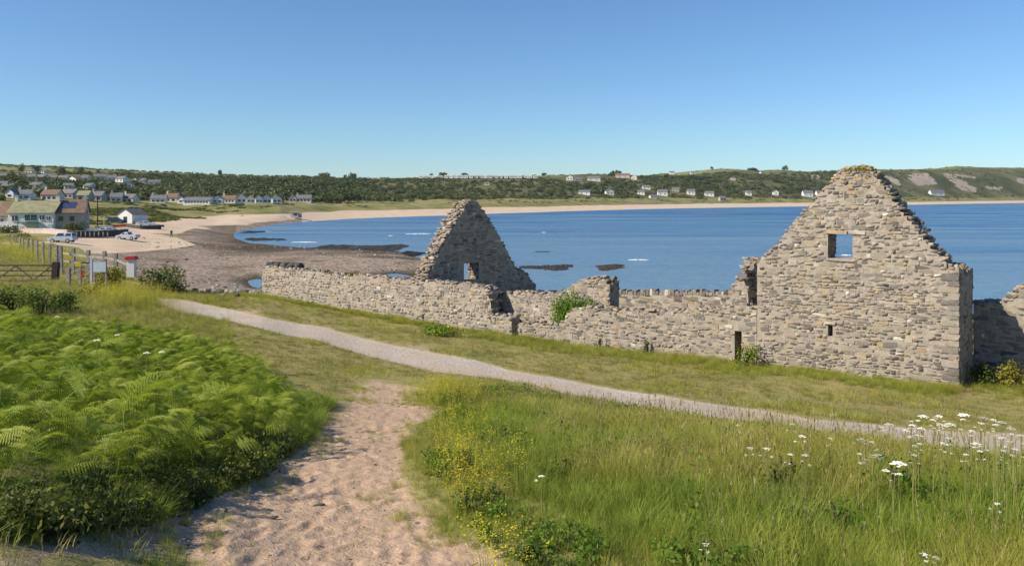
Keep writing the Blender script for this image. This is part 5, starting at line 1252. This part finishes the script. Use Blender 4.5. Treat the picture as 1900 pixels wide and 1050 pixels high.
car('silver estate car parked nearest, beside the fence line', 116, 130, 448, 'silver', math.pi+.05, 4.0, 1.6)
car('silver car parked on the sand right of the dark sea wall', 237, 152, 439, 'silver', math.pi-.05, 3.9, 1.45, True)
car('silver car half hidden behind the sea wall', 205, 165, 430, 'silver', .1, 4.0, 1.45)
car('small pale blue car beside the boat house slip', 272, 214, 420, 'bluepaint', .2, 3.9, 1.45)
car('dark blue car parked left of the boat house', 216, 222, 407, 'darkblue', .1, 4.3, 1.6)

# ---------------------------------------------------------------- sea wall, low walls, poles near the car park
def lowwall(name, label, pts, hgt, th, mat, cap=None):
    P = [W(a, d) for a, d in pts]; root = empty(name, (*P[0], h1(*P[0])), 0, label, 'wall'); inv = Vector(root.location); 
    b = MB(); c = MB()
    for p_, q in zip(P[:-1], P[1:]):
        v = Vector((q[0]-p_[0], q[1]-p_[1], 0)); n = max(1, int(v.length/4)); 
        for k in range(n):
            m = Vector((p_[0], p_[1], 0))+v*(k+.5)/n; zz = h1(m.x, m.y); a = math.atan2(v.y, v.x)
            b.box(Vector((m.x, m.y, zz+hgt/2-.3))-inv, (v.length/n+.004, th-.004*(k % 2), hgt+.6), a); c.box(Vector((m.x, m.y, zz+hgt+.06))-inv, (v.length/n+.01, th+.15-.004*(k % 2), .12), a)
    b.build('wall', M[mat], root); c.build('coping', M[cap or mat], root); return root
lowwall('sea_wall', 'dark grey sea wall between the stone-gabled house and the sand', [(128, 150), (175, 152), (216, 160), (236, 172)], 1.15, .5, 'darkrock', 'greywall')
lowwall('garden_wall', 'pale pinkish low garden wall in front of the balcony house', [(36, 166), (80, 163), (126, 158)], .9, .4, 'pink', 'cream')
lowwall('slip_wall', 'grey stone wall running down below the boat house', [(232, 205), (262, 200), (298, 205)], .9, .5, 'darkrock', 'greywall')
for i in range(9):
    a = 134+i*8.2; d = 147+i*.4; x, y = W(a, d); b = MB(); z = h1(x, y); b.box((0, 0, .45), (.16, .16, 1.3)); b.box((0, 0, 1.12), (.13, .13, .06))
    tag(b.build('mooring_post', M['wood'], None, (x, y, z)), 'grey timber post standing along the dark sea wall', 'post', 'posts along the sea wall')
x, y = W(181, 190); b = MB(); b.tube([(0, 0, -.3), (0, 0, 7.6)], [.16, .11], 8); rt = empty('utility_pole', (x, y, h1(x, y)), 0, 'tall timber utility pole on the green slope left of the boat house', 'pole'); b.build('pole', M['wood_dark'], rt)
b = MB(); b.box((0, 0, 7.2), (1.5, .1, .1)); b.build('crossarm', M['wood_dark'], rt)
# little boats drawn up
def boat(label, px_, d, L, mat, rz, mast=0):
    x, y = W(px_, d); root = empty('small_boat', (x, y, h1(x, y)), rz, label, 'boat'); pm = MB(); rows = []
    for k in range(9):
        t = k/8; wdt = .75*math.sin(math.pi*min(t*.62+.38, 1))**.7 if t < 1 else .02; xx = (t-.5)*L; dp_ = .55*(1-.4*t); rows.append([(xx, -wdt, .75+.15*t*t), (xx, -wdt*.75, .35), (xx, 0, .75-dp_), (xx, wdt*.75, .35), (xx, wdt, .75+.15*t*t)])
    for k in range(8):
        b0 = len(pm.v); pm.add(rows[k]+rows[k+1], [(i, i+1, i+6, i+5) for i in range(4)])
    pm.add(rows[0], [(0, 1, 2, 3, 4)]); pm.add([(q[0][0], q[0][1]*.94, .62) for q in rows]+[(q[4][0], q[4][1]*.94, .62) for q in rows], [(i, i+1, i+10, i+9) for i in range(8)])
    pm.build('hull', M[mat], root)
    if mast: b = MB(); b.tube([(0, 0, .5), (0, 0, mast)], .05, 6); b.build('mast', M['white'], root)
boat('small white boat with a short mast pulled up by the car park', 193, 186, 3.6, 'white', .3, 3.2)
boat('reddish boat lying beside the white boat', 222, 196, 3.4, 'red', -.2)
boat('blue boat drawn up below the boat house', 290, 208, 3.8, 'darkblue', .5)
boat('pale boat lying left of the nearer sand car', 176, 172, 3.2, 'bluepaint', .2)

# a person far off on the shingle, and another nearer the waterline
def person(label, px_, py_, top, coat, trousers, rz):
    x, y = hit(px_, py_); hgt = 1.72; root = empty('person', (x, y, h1(x, y)), rz, label, 'person')
    J = [(0,0,.95,.13),(0,0,1.2,.13),(0,0,1.42,.15),(0,0,1.52,.055),(0,0,1.63,.095),(-.1,0,.9,.09),(-.12,.06,.5,.06),(-.12,.12,.08,.045),(-.12,-.02,.04,.05),(.1,0,.9,.09),(.12,-.1,.5,.06),(.12,-.16,.08,.045),(.12,-.28,.04,.05),(-.2,0,1.4,.06),(-.26,.05,1.13,.045),(-.27,-.06,.9,.035),(.2,0,1.4,.06),(.26,-.05,1.13,.045),(.27,-.16,.9,.035)]
    E = [(0,1),(1,2),(2,3),(3,4),(0,5),(5,6),(6,7),(7,8),(0,9),(9,10),(10,11),(11,12),(2,13),(13,14),(14,15),(2,16),(16,17),(17,18)]
    me = bpy.data.meshes.new('body'); me.from_pydata([j[:3] for j in J], E, []); o = link('body', me, root); o.modifiers.new('skin', 'SKIN'); o.modifiers.new('sub', 'SUBSURF').levels = 1
    for i, j in enumerate(J): me.skin_vertices[0].data[i].radius = (j[3], j[3])
    me.skin_vertices[0].data[0].use_root = True; me.materials.append(M[coat])
person('person in dark clothes walking alone on the grey shingle bank', 318, 441, 0, 'wood_dark', 'wood_dark', .6)

# ---------------------------------------------------------------- field gate, fence posts, kissing gate, board, box
gx, gy = W(48, 50); gzz = min(h1(*W(a, 50)) for a in (-20, 50, 104)); 
gt = empty('field_gate', (gx, gy, rayz(524, 50)), 0, 'wide grey timber five-bar field gate with crossed braces, left edge', 'gate')
GW = 3.6; 
for z in (.12, .42, .72, 1.05): b = MB(); b.box((-.1, 0, z), (GW, .05, .085 if z < 1 else .11)); b.build('rail', M['wood_gate'], gt)
for xx in (-1.86, 1.66): b = MB(); b.box((xx, .0, .6), (.1, .08, 1.15)); b.build('stile', M['wood_gate'], gt)
for x0, z0, x1, z1 in [(-1.8, .15, -.6, 1.02), (-.6, 1.02, .5, .15), (.5, .15, 1.6, 1.02)]:
    b = MB(); L_ = math.hypot(x1-x0, z1-z0); b.box(((x0+x1)/2, -.045, (z0+z1)/2), (L_, .03, .08), 0, 0, 0, -math.atan2(z1-z0, x1-x0)); b.build('brace', M['wood_gate'], gt)
def post(label, px_, d, top, w_=.16, mat='wood', below=.4, group=None, cat='fence post', name='fence_post'):
    x, y = W(px_, d); z = h1(x, y); zt = rayz(top, d); b = MB(); hh = max(zt-z, .6); b.box((0, 0, (hh-below)/2), (w_, w_, hh+below), random.uniform(-.2, .2)); b.box((0, 0, hh+.015), (w_*.8, w_*.8, .03))
    return tag(b.build(name, M[mat], None, (x, y, z), (random.gauss(0, .02), random.gauss(0, .02), 0)), label, cat, group)
post('thick dark post with a rounded cap where the field gate latches', 102, 49.8, 487, .34, 'wood_dark', cat='gate post', name='gate_post')
post('grey post beside the dark gate post', 127, 49.5, 498, .2, cat='post')
FP = [(105,56,456),(114,55,457),(92,63,454),(80,71,450),(69,80,447),(60,89,444),(52,98,442),(43,108,440),(37,117,438),(25,134,436),(18,147,434),(30,125,437)]
for i, (a, d, t_) in enumerate(FP):
    post('tallest corner fence post at the near end of the row' if i == 0 else ('fence post touching the corner post on its right' if i == 1 else '%s fence post beyond the corner pair in the row receding left' % ['first', 'second', 'third', 'fourth', 'fifth', 'sixth', 'seventh', 'ninth', 'tenth', 'eighth'][i-2]), a, d, t_, .2 if i < 2 else .17, group=None if i < 2 else 'fence posts receding left')
# timber rail fence to the right of the corner post
rl = empty('rail_fence', (*W(135, 56), h1(*W(135, 56))), 0, 'timber post and rail fence running right from the corner post to the red-lidded box', 'fence'); inv = rl.location.copy()
pts_ = [(114, 56, 457), (136, 55, 461), (164, 54, 464), (194, 53, 466), (215, 52, 470), (238, 51, 480)]
for i, (a, d, t_) in enumerate(pts_[1:-1]):
    x, y = W(a, d); zt = rayz(t_, d); z0 = h1(x, y); b = MB(); b.box(Vector((x, y, (zt+z0)/2-.2))-inv, (.2, .2, zt-z0+.4)); b.build('post', M['wood'], rl)
for (a, d, t_), (a2, d2, t2_) in zip(pts_[:-1], pts_[1:]):
    for off in (12, 26):
        p_ = Vector((*W(a, d), rayz(t_+off, d)))-inv; q = Vector((*W(a2, d2), rayz(t2_+off, d2)))-inv; v = q-p_
        b = MB(); b.box((p_+q)/2, (v.length, .05, .13), math.atan2(v.y, v.x), 0, 0, -math.asin(v.z/v.length)); b.build('rail', M['wood'], rl)
kg = empty('kissing_gate', (*W(152, 46.5), rayz(522, 46.5)), 0, 'pale timber kissing gate with red strips beside the field gate', 'gate')
for xx, hh, m_ in [(-.75, .8, 'wood'), (-.1, .75, 'wood'), (.55, 1.35, 'white')]: b = MB(); b.box((xx, 0, hh/2-.15), (.13, .13, hh+.3)); b.build('post', M['wood'] if m_ == 'wood' else M['silver'], kg)
for z in (.35, .62): b = MB(); b.box((-.42, 0, z), (.6, .05, .09)); b.build('rail', M['wood'], kg)
for z in (.3, .55, .8, 1.05): b = MB(); b.box((.25, .03, z), (.58, .05, .08)); b.build('rail', M['wood_dark'] if z > .9 else M['wood'], kg)
for xx in (.08, .72): b = MB(); b.box((xx, -.09, .42), (.09, .05, .42), 0, 0, 0, .12); b.build('reflector_strip', M['red'], kg)
b = MB(); b.box((-.2, -.05, .98), (.34, .04, .22)); b.build('yellow_plate', M['petal_y'], kg)
ib = empty('notice_board', (*W(185, 46), rayz(521, 46)), 0, 'pale blue-grey notice board right of the kissing gate', 'sign')
b = MB(); b.box((0, 0, .78), (.72, .05, .56)); b.build('panel', M['bluepaint'], ib)
for xx in (-.33, .33): b = MB(); b.box((xx, .06, .4), (.08, .08, 1.3)); b.build('leg', M['wood'], ib)
rb = empty('lidded_box', (*W(244, 47), rayz(512, 47)), .1, 'white box with a bright red rounded lid above the bushes', 'box')
b = MB(); b.box((0, 0, .45), (.42, .4, 1.0)); b.build('body', M['white'], rb)
b = MB(); b.prism([(-.3, .95), (.3, .95), (.3, 1.05), (.2, 1.14), (-.2, 1.14), (-.3, 1.05)], -.27, .27); b.build('lid', M['red'], rb)
# a flat dark stone on the sand and driftwood bits
for a, b_, lab in [(592,939,'small dark stick lying on the sand path'),(505,962,'tiny dark stone in the sand at the left of the path'),(932,1034,'dark weed fragment in the sand at the bottom edge')]:
    x, y = hit(a, b_); rock('sand_debris', lab, 'debris', x, y, h1(x, y)+.01, (.14, .06, .05), M['darkrock'], .5)

# ---------------------------------------------------------------- single trees
def tree(label, px_, d, wpx, hpx, seed, py_=None, mat='leaf_t', trunk=.3, group=None, cat='tree', n=520):
    x, y = W(px_, d); z = h1(x, y)-.3 if py_ is None else rayz(py_, d); w_ = wpx/F*d; hh = hpx/F*d
    root = empty('broadleaf_tree', (x, y, z), 0, label, cat, group)
    link('crown', leafblob(seed, n, w_*.5, hh*(1-trunk*.6), max(w_, hh)*.14, [M[mat], M[mat]], .3), root, (0, 0, hh*trunk*.5))
    b = MB(); r = random.Random(seed); b.tube([(0, 0, -.5), (.05*w_, 0, hh*.3), (0, 0, hh*.55)], [hh*.045, hh*.032, hh*.015], 6)
    for k in range(4): a = r.uniform(0, 6.28); b.tube([(.04*w_, 0, hh*.28), (w_*.2*math.cos(a), w_*.2*math.sin(a), hh*.55), (w_*.33*math.cos(a), w_*.33*math.sin(a), hh*.75)], [hh*.02, hh*.012, hh*.005], 5)
    b.build('trunk', M['bark'], root); return root
ridge = lambda a: float(np.interp(a, FPX, FD[:, 6]))
for a, w_, h_, lab, sd in [(655,20,12,'lone domed tree on the skyline above the left end of the bay',1),(408,9,11,'small pointed tree on the skyline above the white gabled row',2),(600,26,9,'dark spreading tree clump on the skyline left of the lone domed tree',3),
    (640,8,8,'little tree just left of the lone domed tree',4),(1456,13,10,'lone round tree on the skyline left of the tall gable',5),(1321,7,6,'tiny tree on the skyline mid-right',6),(1607,16,6,'dark tree top just right of the tall gable peak',7),(822,24,8,'dark tree clump on the skyline above the second gable, left part',8),(862,18,6,'dark tree clump on the skyline above the second gable, right part',9),
    (1148,34,10,'broad dark tree crown above the pink-roofed crest house',10),(1395,34,6,'long low tree belt on the crest field',11),(800,8,8,'small tree left of the dark skyline clump',12),(1010,14,6,'dark tree at the right end of the caravan row skyline',13)]:
    tree(lab, a, ridge(a)*.99, w_, h_, 200+sd, trunk=.12 if w_ > 15 else .25)
# trees among the houses on the left, and along the wood foot
LT = [(38,318),(66,320),(110,322),(150,322),(182,340),(205,345),(232,350),(258,352),(275,356),(298,352),(325,356),(345,358),(20,332),(75,349),(100,347),(140,346),(170,350),(195,357),(262,366),(270,370),(425,362),(470,360),(530,366),(585,372),(595,374),(610,377),(628,377),(645,376),(660,374),(160,368),(200,372),(72,362),(0,372),(-20,366),(12,362),(225,352),(315,350),(335,346),(365,360),(385,360),(405,358),(248,346)]
for i, (a, b) in enumerate(LT):
    d = hp(a, b); w_ = random.uniform(12, 24)*(1.5 if 500 < a else 1)
    lab = 'leafy tree among the houses on the left hillside' if a < 400 and b < 357 else ('leafy tree beside the lower left houses' if a < 300 else ('tree standing behind the beachfront villas' if a < 560 else 'dark bushy tree at the wood foot right of the lone grey-roofed house'))
    tree(lab, a, d, w_, w_*random.uniform(.65, .85), 300+i, None, 'leaf_t', .15, group='trees of the left shore', n=320)

# the wood, kept off the houses
x, d, px, t, sz, s_ = WOODS
HX = np.array(HOUSES); ok = np.ones(len(x), bool)
for hx_, hy_, hr_ in HX:
    # clear the plot and a short view towards the bay
    ok &= ~((np.abs(x-hx_-(d-hy_)*(hx_/hy_)) < hr_+sz*.35) & (d > hy_-hr_*1.2-np.where(hy_ > 500, 34, 20)) & (d < hy_+hr_+sz*.4))
x, d, px, t, sz, s_ = x[ok], d[ok], px[ok], t[ok], sz[ok], s_[ok]; n = len(x)
scatter('hill_wood', 'dense dark green wood covering the slope behind the bay', TR, np.stack([x, d, height(x, d)-sz*.12], -1), rots(n, .1), s_, rng.integers(0, 6, n))
scatter('hedgerows', 'hedgerows and tree belts between the fields on the skyline', TR, np.stack([hx2, hd2, height(hx2, hd2)-s2*.2], -1), rots(n2, .1), np.stack([s2*1.6, s2*1.6, s2], -1), rng.integers(0, 6, n2))
# scrub on the dunes and right hand slope
DB = [leafblob(60+i, 90, .5, .4, .2, [M['leaf_y'] if i < 2 else M['leaf']], .4) for i in range(4)]
for i, me in enumerate(DB): me.name = 'scrub'
x, d, px, t = hillpts(3800, -500, 2300, 2.6, 4.1, lambda px, t, x, d: fbm(x, d, 30, 4, 151) > .03)
s3 = rng.uniform(1.0, 3.2, len(x))*np.where(px > 1300, 1.6, 1.0); n = len(x)
def ds(x, y): px = 950+F*x/y; return (px > 130) & (px < 450) & (y > np.interp(px, [130, 230, 300, 350, 450], [186, 215, 250, 290, 325])) & (y < np.interp(px, [130, 250, 450], [300, 390, 400])) & (fbm(x, y, 14, 4, 152) > -.02)
q = sample(1500, -150, -60, 180, 400, ds); x = np.concatenate([x, q[:, 0]]); d = np.concatenate([d, q[:, 1]]); s3 = np.concatenate([s3, rng.uniform(.8, 2.2, len(q))]); n = len(x)
scatter('dune_scrub', 'clumps of marram grass and scrub on the dunes', DB, np.stack([x, d, height(x, d)-.1], -1), rots(n, .1), np.stack([s3*1.5, s3*1.5, s3*.6], -1), rng.integers(0, 4, n))
x, d, px, t = hillpts(2600, 1560, 2300, 4.0, 5.8, lambda px, t, x, d: fbm(x, d, 90, 4, 161) > -.04)
s4 = rng.uniform(3, 8, len(x)); n = len(x)
scatter('hill_scrub', 'gorse and bracken scrub on the steep right hand hillside', DB, np.stack([x, d, height(x, d)-.4], -1), rots(n, .1), np.stack([s4*1.5, s4*1.5, s4*.45], -1), rng.integers(0, 4, n))

# ---------------------------------------------------------------- the air
b = MB(); b.box((500, 4000, 66), (16000, 23000, 160)); hz = b.build('haze', newmat('unused_surface')[0]); hz.data.materials.clear()
hm = bpy.data.materials.new('thin_sea_haze'); hm.use_nodes = True; nt = hm.node_tree; nt.nodes.clear(); o = nt.nodes.new('ShaderNodeOutputMaterial'); v = nt.nodes.new('ShaderNodeVolumePrincipled')
v.inputs['Color'].default_value = (.80, .88, 1, 1); v.inputs['Density'].default_value = .000045; v.inputs['Anisotropy'].default_value = .2; nt.links.new(v.outputs[0], o.inputs['Volume']); hz.data.materials.append(hm)
tag(hz, 'thin sea haze over the bay', None, None, 'stuff')
